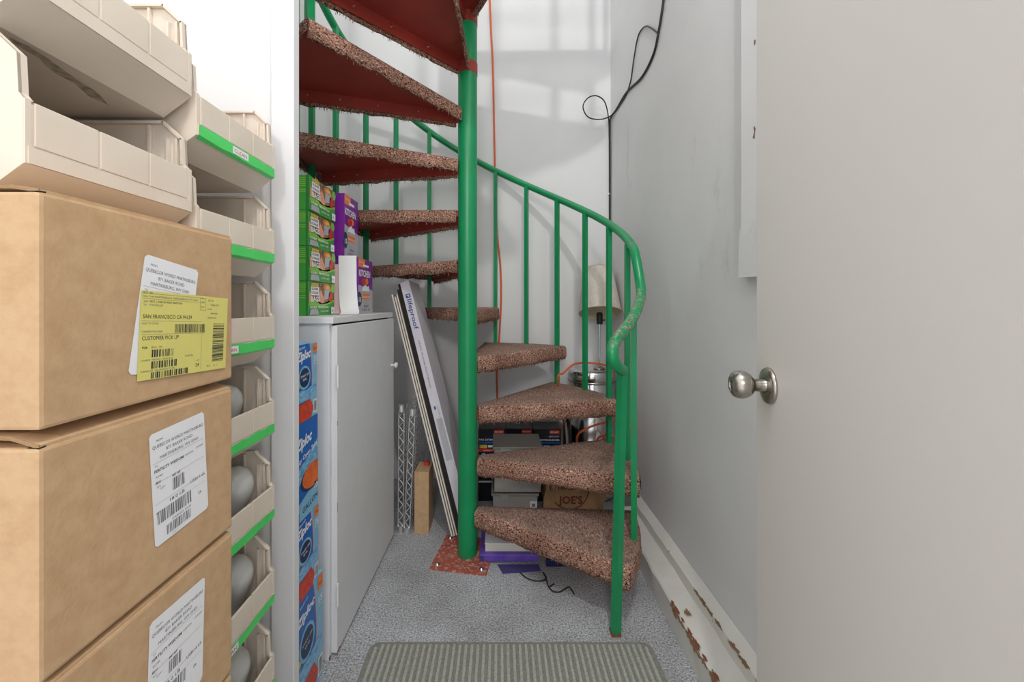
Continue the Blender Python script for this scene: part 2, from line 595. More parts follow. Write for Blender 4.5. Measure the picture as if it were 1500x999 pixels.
NOSE = {1: -35.3, 2: -17, 3: 11, 4: 45, 5: 80, 6: 112, 7: 143, 8: 170, 9: 198, 10: 225, 11: 256, 12: 290, 13: 323}
REAR = {1: -3, 2: 19, 3: 52, 4: 86, 5: 119, 6: 150, 7: 180, 8: 206, 9: 233, 10: 268, 11: 298, 12: 332, 13: 365}
def tangent(deg):
    a = math.radians(deg)
    return V((-math.sin(a), math.cos(a), 0))
for nn in range(1, 14):
    a0, a1, z = NOSE[nn], REAR[nn], nn*RISE
    rn = random.Random(nn*11)
    # pressed steel pan
    b = MB('red_oxide')
    K = 10
    arc = [a0+(a1-a0)*i/K for i in range(K+1)]
    top = [pol(.043, a, z-.011) for a in arc]+[pol(RT-.012, a, z-.011) for a in arc[::-1]]
    b.prism(top, (0, 0, -.005))
    for (a, sgn, drop) in ((a0, -1, .050), (a1, 1, .018)):
        t = tangent(a)*sgn
        p0, p1 = pol(.043, a, z-.011), pol(RT-.012, a, z-.011)
        q = t*-.001
        b.prism([p0+q, p1+q, p1+q-V((0, 0, drop)), p0+q-V((0, 0, drop))], t*-.004)
    if nn > 9:
        b.lathe([(.0422, z-.062), (.0438, z-.061), (.0438, z-.012), (.0422, z-.011)], Matrix.Translation((CX, CY, 0)), 32, False)
    b.use('screw')
    for fr in (.25, .5, .72, .9):
        p = pol(.05+(RT-.06)*fr, a0, z-.036)+tangent(a0)*.004
        b.tube([p, p+tangent(a0)*.012+V((0, 0, -.002))], [.0032, .0012], 6)
    pan = b.build('tread', stair)
    # carpet wrapped over nose and rear edge
    b = MB('tweed')
    prof = [('n', .013, -.072), ('n', .016, -.050), ('n', .014, -.024), ('n', .010, -.008), ('n', .003, -.0015)]
    prof += [('t', t, 0) for t in (.12, .3, .5, .7, .88)]
    prof += [('r', .003, -.0015), ('r', .010, -.008), ('r', .013, -.024), ('r', .013, -.058)]
    prof_in = [(k, (p-.009 if k != 't' else p), (dz-.0095 if k == 't' or dz > -.002 else dz)) for (k, p, dz) in prof]
    S = 26
    def pt(kind, p, dz, r, wob):
        if kind == 't':
            return pol(r, a0+(a1-a0)*p, z+dz+wob*.2)
        a, sg = (a0, -1) if kind == 'n' else (a1, 1)
        if dz < -.03:
            dz += wob
            p += wob*.35
        return pol(r, a, z+dz)+tangent(a)*sg*p
    ring_n = len(prof)*2
    vs = []
    for s_ in range(S+1):
        r = .049+(RT-.049)*s_/S
        wn = rn.uniform(-.005, .004)
        wr = rn.uniform(-.005, .004)
        row = [pt(k, p, dz, r, wn if k == 'n' else wr) for (k, p, dz) in prof]
        row += [pt(k, p, dz, r, wn if k == 'n' else wr) for (k, p, dz) in prof_in[::-1]]
        vs += row
    fs = []
    for s_ in range(S):
        for k in range(ring_n):
            k2 = (k+1) % ring_n
            fs.append((s_*ring_n+k, s_*ring_n+k2, (s_+1)*ring_n+k2, (s_+1)*ring_n+k))
    b.raw(vs, fs, True)
    b.raw(vs[:ring_n], [[k, k+1, ring_n-2-k, ring_n-1-k] for k in range(len(prof)-1)])
    b.raw(vs[-ring_n:], [[k, k+1, ring_n-2-k, ring_n-1-k] for k in range(len(prof)-1)])
    # outer edge drop
    KK = 16
    o1, o2, o3 = [], [], []
    for i in range(KK+1):
        a = a0+(a1-a0)*i/KK
        dr = .046+rn.uniform(-.006, .006)
        ex = tangent(a)*(-.015 if i == 0 else .013 if i == KK else 0)
        o1.append(pol(RT, a, z)+ex*.3)
        o2.append(pol(RT+.005, a, z-.010)+ex*.9)
        o3.append(pol(RT+.006, a, z-dr-(.018 if i == 0 else 0))+ex)
    b.raw(o1+o2+o3, [(i, i+1, KK+2+i, KK+1+i) for i in range(KK)]+[(KK+1+i, KK+2+i, 2*KK+3+i, 2*KK+2+i) for i in range(KK)], True)
    # frayed tufts
    def tuft(p, d):
        w = V((rn.uniform(-1, 1), rn.uniform(-1, 1), rn.uniform(-.3, .3))).normalized()*rn.uniform(.001, .0024)
        e = p+d*rn.uniform(.008, .020)+V((rn.uniform(-1, 1), rn.uniform(-1, 1), 0))*.004
        b.raw([p-w, p+w, e+w*.4, e-w*.4], [(0, 1, 2, 3)])
    dn_ = V((0, 0, -1))
    for i in range(170):
        r = rn.uniform(.055, RT)
        if rn.random() < .65:
            tuft(pol(r, a0, z-.066)+tangent(a0)*-(.009+rn.uniform(-.004, .002)), dn_)
        else:
            tuft(pol(r, a1, z-.052)+tangent(a1)*(.009+rn.uniform(-.004, .002)), dn_)
    for i in range(50):
        a = rn.uniform(a0, a1)
        tuft(pol(RT+.005, a, z-.040), dn_)
    for i in range(14):
        tuft(pol(.05, rn.uniform(a0, a1), z-rn.uniform(.0, .05)), V((rn.uniform(-1, 0), rn.uniform(-1, .2), -.5)))
    b.build('tread_carpet', pan)

def rail_z(deg):
    return 1.386+.00662*deg
BAL = [(-20.5, 1), (-2.5, 2), (14.8, 2), (31.1, 3), (47.6, 3), (64.3, 4), (80.4, 4), (97, 5), (113.9, 5), (130.7, 6), (146.3, 6),
       (163, 7), (178.5, 7), (192, 8), (204, 8), (217, 9), (231, 9), (246, 10), (262, 10), (278, 11), (294, 11), (311, 12), (328, 12), (344, 13), (360, 13)]
for a, nn in BAL:
    b = MB('green').tube([pol(RB, a, nn*RISE-.004), pol(RB, a, rail_z(a)-.008 if nn > 1 else 1.08)], .0105, sq=True, up=pol(1, a, 0)-pol(0, a, 0))
    b.build('baluster', stair)
path = [pol(.70, a, rail_z(a)) for a in range(372, -14, -6)]
end = [(939, 425, 1.52), (936, 445, 1.44), (927, 466, 1.37), (913, 485, 1.305), (902, 499, 1.26), (897, 512, 1.235), (898, 526, 1.232), (904, 537, 1.25), (912, 542, 1.29)]
path += [W(*p) for p in end]
b = MB('green_rail').tube(smooth_path(path, 3), .0185, 14)
b.build('handrail', stair)
b = MB('green').tube([W(902, 929, 1.324)+V((0, 0, .0)), V((.409, 1.322, .885))], .0125, sq=True, up=V((.9, .5, 0)))
b.use('rust').box((.370, 1.308, 0), (.402, 1.340, .007))
b.build('newel_post', stair)

# ------------------------------------------------------------------ cardboard boxes
BX, BY0, BY1, BBX = -.462, .397, .684, -.80
def carton(label, z0, z1, rise, tape=True):
    t = thing('cardboard_box', ((BX+BBX)/2, (BY0+BY1)/2, z0), label, 'box', 'stacked cardboard shipping boxes')
    b = MB('kraft')
    b.box((BBX, BY0, z0), (BX, BY1, z1), bev=.004)
    b.use('dark_recess')  # dark wedge stands in for the shade inside a corner hole
    b.prism([(BX-.014, BY0+.0015, z1+.0005), (BX-.001, BY0+.0015, z1+.0005), (BX-.003, BY0+.0015, z1-.004)], (0, .006, .0008))
    b.build('box_body', t)
    mid = (BX+BBX)/2
    for x0, x1 in ((BX, mid), (BBX, mid)):
        f = MB('kraft')
        sg = 1 if x0 > x1 else -1
        pts = [(x0-sg*.002, z1-.001), (x0-sg*.03, z1+rise*.45), (x1+sg*.001, z1+rise-.0035), (x1+sg*.001, z1+rise), (x0-sg*.03, z1+rise*.5+.0035), (x0-sg*.002, z1+.003)]
        f.prism([(x, BY0+.003, zz) for x, zz in pts], (0, BY1-BY0-.006, 0))
        f.use('kraft_edge')
        f.prism([(x, BY0+.0015, zz) for x, zz in pts], (0, .001, 0))
        f.build('top_flap', t)
    return t
def white_label(t, org, rot, w, h, full=True, seed=1):
    ux = V((0, math.cos(rot), math.sin(rot)))
    uy = V((0, -math.sin(rot), math.cos(rot)))
    b = MB('paper')
    f = Face(b, org, ux, uy, .0003)
    c = .004
    f.poly([(c, -h), (w-c, -h), (w, -h+c), (w, -c), (w-c, 0), (c, 0), (0, -c), (0, -h+c)], 'paper').up()
    f.text('FROM:', .010, -.013, .004, 'ink_soft')
    f.text('QUEBECOR WORLD MARTINSBURG', .004, -.0215, .0065, 'ink_soft', width=w-.008)
    f.text('871 BAKER ROAD', w*.5, -.0300, .0065, 'ink_soft', width=w*.48, align='c')
    f.text('MARTINSBURG, WV 25401', w*.5, -.0385, .0065, 'ink_soft', width=w*.70, align='c')
    f.rect(.003, -.0415, w-.004, -.0412, 'ink_soft')
    f.text('TO:', .006, -.047, .0035, 'ink_soft')
    f.text('FERTILITY WISDOM', .005, -.0545, .0060, 'ink', width=w*.5, bold=.01)
    if full:
        f.text('CARTON', w*.58, -.0535, .0038, 'ink_soft')
        f.text('CARRIER', w*.80, -.051, .0038, 'ink_soft')
        f.text('ROAD', .007, -.062, .0040, 'ink_soft')
        f.rect(.003, -.0695, w-.004, -.0692, 'ink_soft')
        f.text('SKU', .006, -.070, .0045, 'ink', bold=.02)
        f.text('WT.', .007, -.076, .0040, 'ink_soft')
        f.text('QTY', .013, -.080, .0040, 'ink_soft')
        f.text('897 NP', w*.34, -.0725, .0045, 'ink', bold=.01)
        f.bars(w*.34, -.092, w*.56, -.075, 'ink_soft', 9, seed)
        f.rect(.003, -.0975, w-.004, -.0972, 'ink_soft')
        f.text('18.0 LB', w*.28, -.1045, .0065, 'ink', width=w*.26)
        f.text('USB14 65', w*.66, -.0985, .0065, 'ink_soft', width=w*.29)
        f.text('WT:', .004, -.111, .004, 'ink_soft')
        f.bars(w*.06, -.126, w*.66, -.1085, 'ink_soft', 22, seed+1)
        f.text('CARGO 1018', w*.30, -.1325, .005, 'ink_soft', width=w*.34)
        f.bars(w*.20, -.1480, w*.64, -.1345, 'ink_soft', 17, seed+2)
        f.text('24', w*.80, -.123, .006, 'ink')
        f.rect(w*.5, -.1082, w-.004, -.1080, 'ink_soft')
        f.text('1 OF 1', w*.28, -.1525, .0035, 'ink_soft')
    o = b.build('shipping_label', t)
    o['label'] = 'white printed shipping label'
    return o
box1 = carton('topmost cardboard box of the stack, with yellow label over a white one', .973, 1.214, .007)
white_label(box1, (BX+.0005, .515, 1.166), math.radians(-8.8), .0925, .155, False)
b = MB('yellow')
r = math.radians(-2.9)
f = Face(b, (BX+.0016, .508, 1.1185), (0, math.cos(r), math.sin(r)), (0, -math.sin(r), math.cos(r)), .0003)
w, h = .1625, .1165
f.rect(0, -h, w, 0, 'yellow').up()
f.rect(.002, -.0035, w*.66, -.0031, 'ink_soft')
f.text('FROM  QBC', .002, -.0030, .003, 'ink_soft')
f.text('2360 THE MARTINSBURG MARTINSBURG WV 25401', .002, -.0085, .0036, 'ink_soft', width=w*.58)
f.rect(.002, -.0105, w*.64, -.0102, 'ink_soft')
f.text('SHIP', .004, -.0150, .0033, 'ink_soft')
f.text('MFG J. INDUS AND FIRMOSA', .013, -.0150, .0040, 'ink', width=w*.33)
f.text('TO:', .004, -.0195, .0033, 'ink_soft')
f.text('RTE SHELLIE', .013, -.0195, .0038, 'ink_soft')
f.text('SAN FRANCISCO CA 94139', .004, -.036, .0075, 'ink', width=w*.50)
f.rect(.002, -.0395, w*.66, -.0392, 'ink_soft')
f.text('POST TO ZONE', .003, -.044, .0035, 'ink_soft')
f.bars(w*.34, -.0560, w*.70, -.0435, 'ink', 26, 4)
f.text('CARRIER/TRACKING', .003, -.0545, .0035, 'ink_soft')
f.rect(.002, -.0572, w*.70, -.0569, 'ink_soft')
f.text('CUSTOMER PICK UP', .004, -.0645, .0075, 'ink', width=w*.36)
f.text('PO#', .005, -.0755, .0040, 'ink', bold=.02)
f.text('4506.1 - 897', .018, -.0755, .0035, 'ink_soft')
f.bars(w*.12, -.0875, w*.34, -.0775, 'ink', 14, 5)
f.text('CHARGE  WEIGHT - VEHICLE 04', .004, -.092, .0035, 'ink_soft')
f.text('CLASS MA', w*.46, -.091, .0035, 'ink_soft')
f.bars(w*.12, -.1025, w*.40, -.093, 'ink', 16, 6)
f.text('CARRIER REF  SAN FRANCISCO 1018', .004, -.1062, .0033, 'ink_soft')
f.bars(w*.12, -.1155, w*.50, -.1072, 'ink', 20, 7)
f.text('QTY', w*.60, -.0995, .003, 'ink_soft')
f.text('24', w*.59, -.1075, .0070, 'ink')
f.rect(w*.655, -.113, w*.657, -.0575, 'ink_soft')
f.rect(w*.62, -.022, w*.622, -.004, 'ink').rect(w*.69, -.022, w*.692, -.004, 'ink').rect(w*.62, -.022, w*.692, -.0217, 'ink').rect(w*.62, -.0042, w*.692, -.0038, 'ink')
f.text('USA', w*.635, -.011, .004, 'ink_soft').text('012', w*.635, -.018, .004, 'ink_soft')
for i, s_ in enumerate(('ZIP NO', 'ROAD 4775', 'STOP:', 'SHIPMENT', 'CARGO NO')):
    f.text(s_, w*.72+(i % 2)*.006, -.0075-.0068*i, .0036, 'ink_soft')
f.bars(w*.80, -.103, w*.955, -.0425, 'ink', 30, 8, vert=False)
f.text('DATE', w*.73, -.1105, .0035, 'ink_soft')
f.text('24   12', w*.82, -.1105, .0035, 'ink_soft')
o = b.build('shipping_label', box1)
o['label'] = 'yellow printed shipping label'
box2 = carton('second cardboard box from the top, with one whole white shipping label', .717, .955, .017)
white_label(box2, (BX+.0005, .5203, .9275), math.radians(3.6), .097, .155, True, 21)
box3 = carton('third cardboard box down, its white label cut off by the picture edge', .470, .706, .010)
white_label(box3, (BX+.0005, .5215, .6785), math.radians(-2.0), .098, .155, True, 41)
box4 = carton('lowest cardboard box of the stack, only a corner in view', 0, .462, .007)

# ------------------------------------------------------------------ storage bins
XF[0] = 1.06                  # the bins stand in a plane a little behind the boxes
BINL, BINW, BINH = .38, .226, .187
FX = -.50
def make_bin(name, label, y0, z0, lip_dividers=(1/3, 2/3)):
    t = thing(name, (FX-BINL/2, y0+BINW/2, z0), label, 'bin', 'stacking plastic storage bins')
    xb = FX-BINL
    y1 = y0+BINW
    b = MB('bin')
    th = .0035
    side = [(xb, z0), (FX-.045, z0), (FX-.001, z0+.033), (FX-.001, z0+.102), (FX-.006, z0+.108), (FX-.008, z0+.150), (FX-.038, z0+.178), (xb, z0+.178)]
    for y in (y0, y1-th):
        b.prism([(x, y, z) for x, z in side], (0, th, 0))
    for y, yw in ((y0+.0006, 1), (y1-.0006, -1)):              # flanged rim along the open front and the top of each side
        e = [(FX-.001, z0+.102), (FX-.006, z0+.108), (FX-.008, z0+.150), (FX-.038, z0+.178), (xb, z0+.178)]
        for (xa, za), (xc, zc) in zip(e[:-1], e[1:]):
            d = V((xc-xa, 0, zc-za)).normalized()
            nn_ = V((-d.z, 0, d.x))*.004
            p = [V((xa, y, za)), V((xc, y, zc)), V((xc, y, zc))+nn_, V((xa, y, za))+nn_]
            b.prism(p, (0, yw*.009, 0))
        for xr in (.016, .030, .060):              # moulded ribs inside the side walls
            hh = .150 if xr < .05 else .172
            b.box((FX-xr-.0035, min(y+yw*th, y+yw*.0085), z0+.060), (FX-xr, max(y+yw*th, y+yw*.0085), z0+hh))
    b.box((xb, y0+.0005, z0+.0003), (FX-.045, y1-.0005, z0+th))
    b.prism([(FX-.045, y0+.0005, z0+.0003), (FX, y0+.0005, z0+.0333), (FX-.004, y0+.0005, z0+.037), (FX-.049, y0+.0005, z0+.004)], (0, BINW-.001, 0))
    b.box((xb, y0, z0), (xb+th, y1, z0+.178))
    b.box((xb+.06, y0+th, z0+.150), (xb+.064, y1-th, z0+.178))
    body = b.build('bin_body', t)
    b = MB('bin')
    b.box((FX-.005, y0+.0008, z0+.033), (FX-.0005, y1-.0008, z0+.098))
    b.box((FX-.004, y0+.003, z0+.034), (FX+.0016, y1-.003, z0+.052))    # thick lower band
    cuts = [0]+list(lip_dividers)+[1]
    for c0, c1 in zip(cuts[:-1], cuts[1:]):        # three label panels across the lip
        ya, yb = y0+.008+(BINW-.016)*c0, y0+.008+(BINW-.016)*c1
        b.box((FX-.004, ya+.0012, z0+.0535), (FX+.0012, yb-.0012, z0+.1005), bev=.001)
    b.box((FX-.005, y0+.0004, z0+.0335), (FX+.0008, y0+.006, z0+.102))
    b.box((FX-.005, y1-.006, z0+.0335), (FX+.0008, y1-.0004, z0+.102))
    b.build('front_lip', t)
    return t
def add_tape(t, y0, z0, sticker=None, text=True):
    b = MB('green_tape')
    y1 = y0+BINW
    ys = [y0+.004+(BINW-.008)*i/12 for i in range(13)]
    rr = random.Random(int(z0*1000))
    lo = [V((FX+.0028, y, z0+.033+rr.uniform(-.001, .001))) for y in ys]
    hi = [V((FX+.0028, y, z0+.051+rr.uniform(-.0012, .0016))) for y in ys]
    fo = [V((FX-.004, y, z0+.0285)) for y in ys]
    k = 13
    b.raw(hi+lo+fo, [(i, i+1, k+i+1, k+i) for i in range(k-1)]+[(k+i, k+i+1, 2*k+i+1, 2*k+i) for i in range(k-1)])
    o = b.build('green_tape', t)
    if sticker is not None:
        s_ = MB('paper')
        ff = Face(s_, (FX+.0030, y0+sticker, z0+.0355), (0, 1, 0), (0, 0, 1), .0003)
        ff.rect(0, 0, .046, .0135, 'paper').up()
        ff.text('CLEAN', .004, .0030, .0095, 'ink_red', width=.037)
        q = s_.build('sticker', o)
        q['label'] = 'white sticker lettered in red'
NEARY, FARY = .416, .652
NB = 1.1+.1228/1.06
near = [make_bin('storage_bin', 'empty beige plastic bin resting directly on the top cardboard box', NEARY, NB),
        make_bin('storage_bin', 'beige plastic bin with dark smudge underneath, stacked above the one on the boxes', NEARY, NB+BINH)]
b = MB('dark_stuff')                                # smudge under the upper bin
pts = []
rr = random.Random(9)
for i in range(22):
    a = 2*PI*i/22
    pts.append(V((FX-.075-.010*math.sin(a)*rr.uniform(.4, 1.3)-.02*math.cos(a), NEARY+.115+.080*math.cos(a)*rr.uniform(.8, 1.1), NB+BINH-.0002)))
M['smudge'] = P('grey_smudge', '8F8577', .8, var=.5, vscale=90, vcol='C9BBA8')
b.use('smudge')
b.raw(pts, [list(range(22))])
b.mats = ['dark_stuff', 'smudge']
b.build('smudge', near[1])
names = ['topmost bin of the green taped column, with a sticker and standing open above',
         'second bin down in the green taped column, plain green strip',
         'third bin down in the green taped column, beside the yellow label',
         'fourth bin down in the green taped column, with a grey bulb',
         'fifth bin down in the green taped column, holding a grey bulb',
         'sixth bin down in the green taped column, holding a shiny bulb',
         'seventh bin down in the green taped column, near the bottom picture edge',
         ]
FB = [1.347-BINH*i for i in range(7)]
for i, z in enumerate(FB):
    t = make_bin('storage_bin', names[i], FARY, z)
    if True:
        add_tape(t, FARY, z, {0: .085, 2: .055, 5: .055, 6: .02}.get(i))
# bulbs standing in the lower bins
def bulb(x, y, z, label, sc_=1.0, tilt=(0, 0)):
    t = thing('light_bulb', (x, y, z), label, 'light bulb', 'bulbs in the storage bins')
    mt = Matrix.Translation((x, y, z)) @ Matrix.Rotation(tilt[0], 4, 'X') @ Matrix.Rotation(tilt[1], 4, 'Y')
    q = sc_
    b = MB('glass_grey').lathe([(.0125*q, .026*q), (.0145*q, .040*q), (.021*q, .060*q), (.030*q, .080*q), (.0355*q, .100*q), (.036*q, .110*q), (.033*q, .124*q), (.025*q, .136*q), (.013*q, .1425*q), (0, .1445*q)], mt, 28)
    b.build('globe', t)
    b = MB('brass').lathe([(0, 0), (.006*q, 0), (.009*q, .004*q), (.0125*q, .006*q), (.0135*q, .010*q), (.0122*q, .012*q), (.0135*q, .015*q), (.0122*q, .017*q), (.0135*q, .021*q), (.0125*q, .027*q)], mt, 20)
    b.build('screw_base', t)
bulb(-.575, .822, FB[3]+.0035, 'grey bulb in the bin just above the second box corner', 1.0)
bulb(-.560, .830, FB[4]+.0035, 'grey bulb at the front of the fifth bin, half behind the box', 1.08)
bulb(-.560, .828, FB[5]+.0035, 'shiny grey bulb in the sixth bin beside the third box', 1.08)
bulb(-.560, .818, FB[6]+.0035, 'grey bulb in the seventh bin near the picture bottom', 1.08)

XF[0] = 1.0
# ------------------------------------------------------------------ white cabinet
CT = 1.062
cab = thing('cabinet', (-.73, 1.556, 0), 'low white painted cabinet with chipped door under the spiral stair', 'cabinet')
b = MB('cab')
b.box((-.94, 1.222, .0), (-.527, 1.250, CT-.022), bev=.002)
b.box((-.94, 1.865, .0), (-.527, 1.893, CT-.022), bev=.002)
b.box((-.94, 1.25, .03), (-.925, 1.865, CT-.022))
b.box((-.93, 1.25, .03), (-.53, 1.865, .05))
b.use('rust').box((-.5275, 1.2225, .0), (-.5255, 1.232, .010))
b.build('carcass', cab)
MB('cab').box((-.945, 1.216, CT-.022), (-.512, 1.897, CT), bev=.003).build('top_board', cab)
b = MB('cab')
Hx = Matrix.Translation((-.5265, 1.236, 0)) @ Matrix.Rotation(math.radians(-.5), 4, 'Z')
b.box((0, 0, .012), (.019, .640, CT-.028), Hx, bev=.002)
b.use('rust')
for zz_, h_ in ((.90, .012), (.88, .012), (.72, .016), (.46, .02), (.45, .012)):
    b.box((.0188, .0015, zz_), (.0194, .0035, zz_+h_), Hx)
b.box((.0188, .001, .012), (.0194, .022, .017), Hx)
dr = b.build('door', cab)
b = MB('cab').lathe([(.006, 0), (.006, .012), (.011, .016), (.014, .022), (.012, .028), (0, .030)], Hx @ Matrix.Translation((.019, .598, .819)) @ Matrix.Rotation(PI/2, 4, 'Y'), 20)
b.build('knob', dr)
for zz_ in (.16, .84):
    b = MB('cab')
    b.tube([Hx @ V((.021, -.003, zz_)), Hx @ V((.021, -.003, zz_+.07))], .0042, 8)
    b.build('hinge', cab)

# ------------------------------------------------------------------ blue bag boxes between post and cabinet
def blue_box(label, z0, z1, yR, kind, cnt):
    t = thing('food_bag_box', (-.64, 1.08, z0), label, 'box', 'blue food bag boxes')
    b = MB('blue_l')
    b.box((-.75, 1.024, z0), (-.53, yR, z1), bev=.0015)
    b.build('box_body', t)
    b = MB('blue_p')
    Wd, Hh = yR-1.024, z1-z0
    f = Face(b, (-.53, 1.024, z0), (0, 1, 0), (0, 0, 1), .0004)
    if kind == 'std':
        cur = [(Wd*.62, Hh), (Wd*.70, Hh*.8), (Wd*.74, Hh*.55), (Wd*.72, Hh*.36)]
        f.poly([(0, Hh*.3)]+[(x+.004, y) for x, y in cur[::-1]]+[(0, Hh)], 'orange_p').up()
        f.poly([(0, Hh*.3)]+cur[::-1]+[(0, Hh)], 'blue_p').up()
        f.rect(Wd*.80, Hh*.86, Wd*.985, Hh*.99, 'orange_p')
        f.text('NEW', Wd*.83, Hh*.90, .010, 'white_p', width=Wd*.13)
        f.text(cnt, Wd*.82, Hh*.74, .024, 'white_p', width=Wd*.15, bold=.02)
        f.text('BAGS', Wd*.83, Hh*.70, .007, 'white_p', width=Wd*.12)
        f.text('Ziploc', Wd*.05, Hh*.78, .034, 'white_p', width=Wd*.60, bold=.035, slope=.12, shear=.2)
        f.text('BRAND', Wd*.16, Hh*.93, .009, 'white_p', width=Wd*.26, slope=.12)
        f.disc(Wd*.40, Hh*.565, Wd*.27, Hh*.155, 'blue_l').up().disc(Wd*.40, Hh*.565, Wd*.22, Hh*.125, 'navy_p').up()
        for q, s_ in enumerate(('SMART ZIP', 'SEAL')):
            f.text(s_, Wd*.40, Hh*(.58-.05*q), .009, 'white_p', width=Wd*.36/(q+1), align='c', slope=.08)
        f.up(-2)
        f.poly([(0, Hh*.22), (Wd*.5, Hh*.25), (Wd*.97, Hh*.38), (Wd*.9, Hh*.44), (Wd*.5, Hh*.40), (0, Hh*.42)], 'blue_m')
        f.poly([(0, 0), (Wd*.70, 0), (Wd*.80, Hh*.13), (Wd*.66, Hh*.26), (0, Hh*.24)], 'tomato_p')
        f.rect(Wd*.80, Hh*.04, Wd*.97, Hh*.22, 'white_p').up()
        f.bars(Wd*.82, Hh*.06, Wd*.95, Hh*.20, 'ink_soft', 10, 3)
        f.disc(Wd*.08, Hh*.47, Wd*.10, Hh*.04, 'yellow_p')
    else:
        f.rect(0, 0, Wd, Hh, 'blue_p').up()
        f.poly([(0, 0), (Wd, 0), (Wd, Hh*.30), (0, Hh*.16)], 'blue_l')
        f.poly([(0, Hh*.52), (Wd*.5, Hh*.60), (Wd, Hh*.74), (Wd, Hh*.52), (Wd*.4, Hh*.42), (0, Hh*.34)], 'blue_m').up()
        f.disc(Wd*.72, Hh*.37, Wd*.50, Hh*.135, 'navy_p', xmax=Wd*.995).up().disc(Wd*.76, Hh*.385, Wd*.47, Hh*.13, 'carrot_p', xmax=Wd*.995)
        f.text('Ziploc', Wd*.02, Hh*.72, .040, 'white_p', width=Wd*.66, bold=.035, slope=.15, shear=.2)
        f.text('Easy Open Tabs', Wd*.02, Hh*.575, .018, 'white_p', width=Wd*.92, slope=.22, bold=.015)
        f.text('GALLON', Wd*.30, Hh*.06, .022, 'navy_p', width=Wd*.66, slope=.12)
        f.text('75', Wd*.80, Hh*.21, .026, 'white_p', width=Wd*.18, bold=.02)
        f.rect(0, 0, Wd*.16, Hh*.10, 'navy_p').up().text('3', Wd*.05, Hh*.02, .018, 'red_p', bold=.02)
    b.build('printed_front', t)
blue_box('lowest blue food bag box beside the post, with a 15 count', 0, .308, 1.185, 'std', '15')
blue_box('blue food bag box under the gallon box, orange tag at its corner', .308, .521, 1.158, 'std', '75')
blue_box('gallon size blue food bag box with an orange picture, second from top', .521, .784, 1.152, 'gal', '75')
blue_box('topmost blue food bag box of the stack beside the post', .784, .992, 1.148, 'std', '216')

# ------------------------------------------------------------------ green bag boxes on the cabinet
GZ, GH = CT, .1165
def green_box(label, i):
    z0, z1 = GZ+GH*i, GZ+GH*(i+1)-.001
    dx = [0, .002, -.001, .003][i]
    x1, y0, y1 = -.630+dx, 1.302, 1.508
    t = thing('green_food_bag_box', (-.69, 1.405, z0), label, 'box', 'green food bag boxes')
    b = MB('green_p').box((-.75, y0, z0), (x1, y1, z1), bev=.0015)
    b.build('box_body', t)
    b = MB('green_p')
    Wd, Hh = y1-y0, z1-z0
    f = Face(b, (x1, y0, z0), (0, 1, 0), (0, 0, 1), .0004)
    f.poly([(.02, Hh*.98), (.03, Hh*.55), (Wd*.4, Hh*.34), (Wd*.7, Hh*.36), (Wd*.98, Hh*.5), (Wd*.98, Hh*.98)], 'brown_p')
    f.poly([(.004, Hh*.30), (Wd*.5, Hh*.24), (Wd*.99, Hh*.42), (Wd*.99, Hh*.54), (Wd*.6, Hh*.38), (.01, Hh*.44)], 'lime_p').up()
    f.disc(Wd*.93, Hh*.84, .016, .016, 'lime_p')
    f.disc(Wd*.68, Hh*.86, .028, .012, 'orange_p').up().disc(Wd*.70, Hh*.85, .016, .008, 'yellow_p')
    f.disc(Wd*.83, Hh*.58, .017, .020, 'red_p')
    f.poly([(Wd*.56, Hh*.46), (Wd*.76, Hh*.52), (Wd*.84, Hh*.82), (Wd*.58, Hh*.78)], 'grey_p').up()
    f.poly([(Wd*.36, Hh*.42), (Wd*.48, Hh*.36), (Wd*.58, Hh*.40), (Wd*.54, Hh*.56), (Wd*.44, Hh*.78), (Wd*.34, Hh*.62)], 'skin_p').up()
    f.poly([(.004, Hh*.40), (Wd*.10, Hh*.42), (Wd*.09, Hh*.62), (.004, Hh*.72)], 'skin_p')
    f.rect(Wd*.09, Hh*.86, Wd*.34, Hh*.955, 'yellow_p').up()
    f.text('FOOD', Wd*.12, Hh*.875, .009, 'brown_p', width=Wd*.19)
    f.rect(Wd*.07, Hh*.60, Wd*.36, Hh*.85, 'white_p').up().text('SLIDER', Wd*.09, Hh*.755, .011, 'ink', width=Wd*.24, bold=.02)
    f.text('STORAGE', Wd*.09, Hh*.64, .011, 'ink', width=Wd*.24, bold=.02)
    f.text('BAGS', Wd*.08, Hh*.42, .024, 'white_p', width=Wd*.30, bold=.03)
    f.text('DOUBLE   PROTECTION', Wd*.04, Hh*.22, .010, 'white_p', width=Wd*.68, bold=.02)
    f.poly([(.004, Hh*.03), (Wd*.36, Hh*.03), (Wd*.30, Hh*.19), (.012, Hh*.19)], 'grey_p')
    f.text('QUART SIZE', Wd*.42, Hh*.10, .008, 'white_p', width=Wd*.3)
    f.rect(Wd*.83, Hh*.03, Wd*.98, Hh*.25, 'white_p').up().text('40', Wd*.86, Hh*.09, .012, 'ink_soft')
    g = Face(b, (-.75, y0, z0), (1, 0, 0), (0, 0, 1), .0004)
    for q in range(8):
        if q != 5:
            g.rect(.05, Hh*(.90-.055*q), .112, Hh*(.925-.055*q), 'lime_p')
    g.rect(.112, 0, .120+dx, Hh, 'green_d')
    b.build('printed_front', t)
for i, s_ in enumerate(('lowest green food bag box, standing on the white cabinet', 'second green food bag box up from the cabinet top',
                        'third green food bag box up from the cabinet top', 'topmost green food bag box under the stair tread')):
    green_box(s_, i)

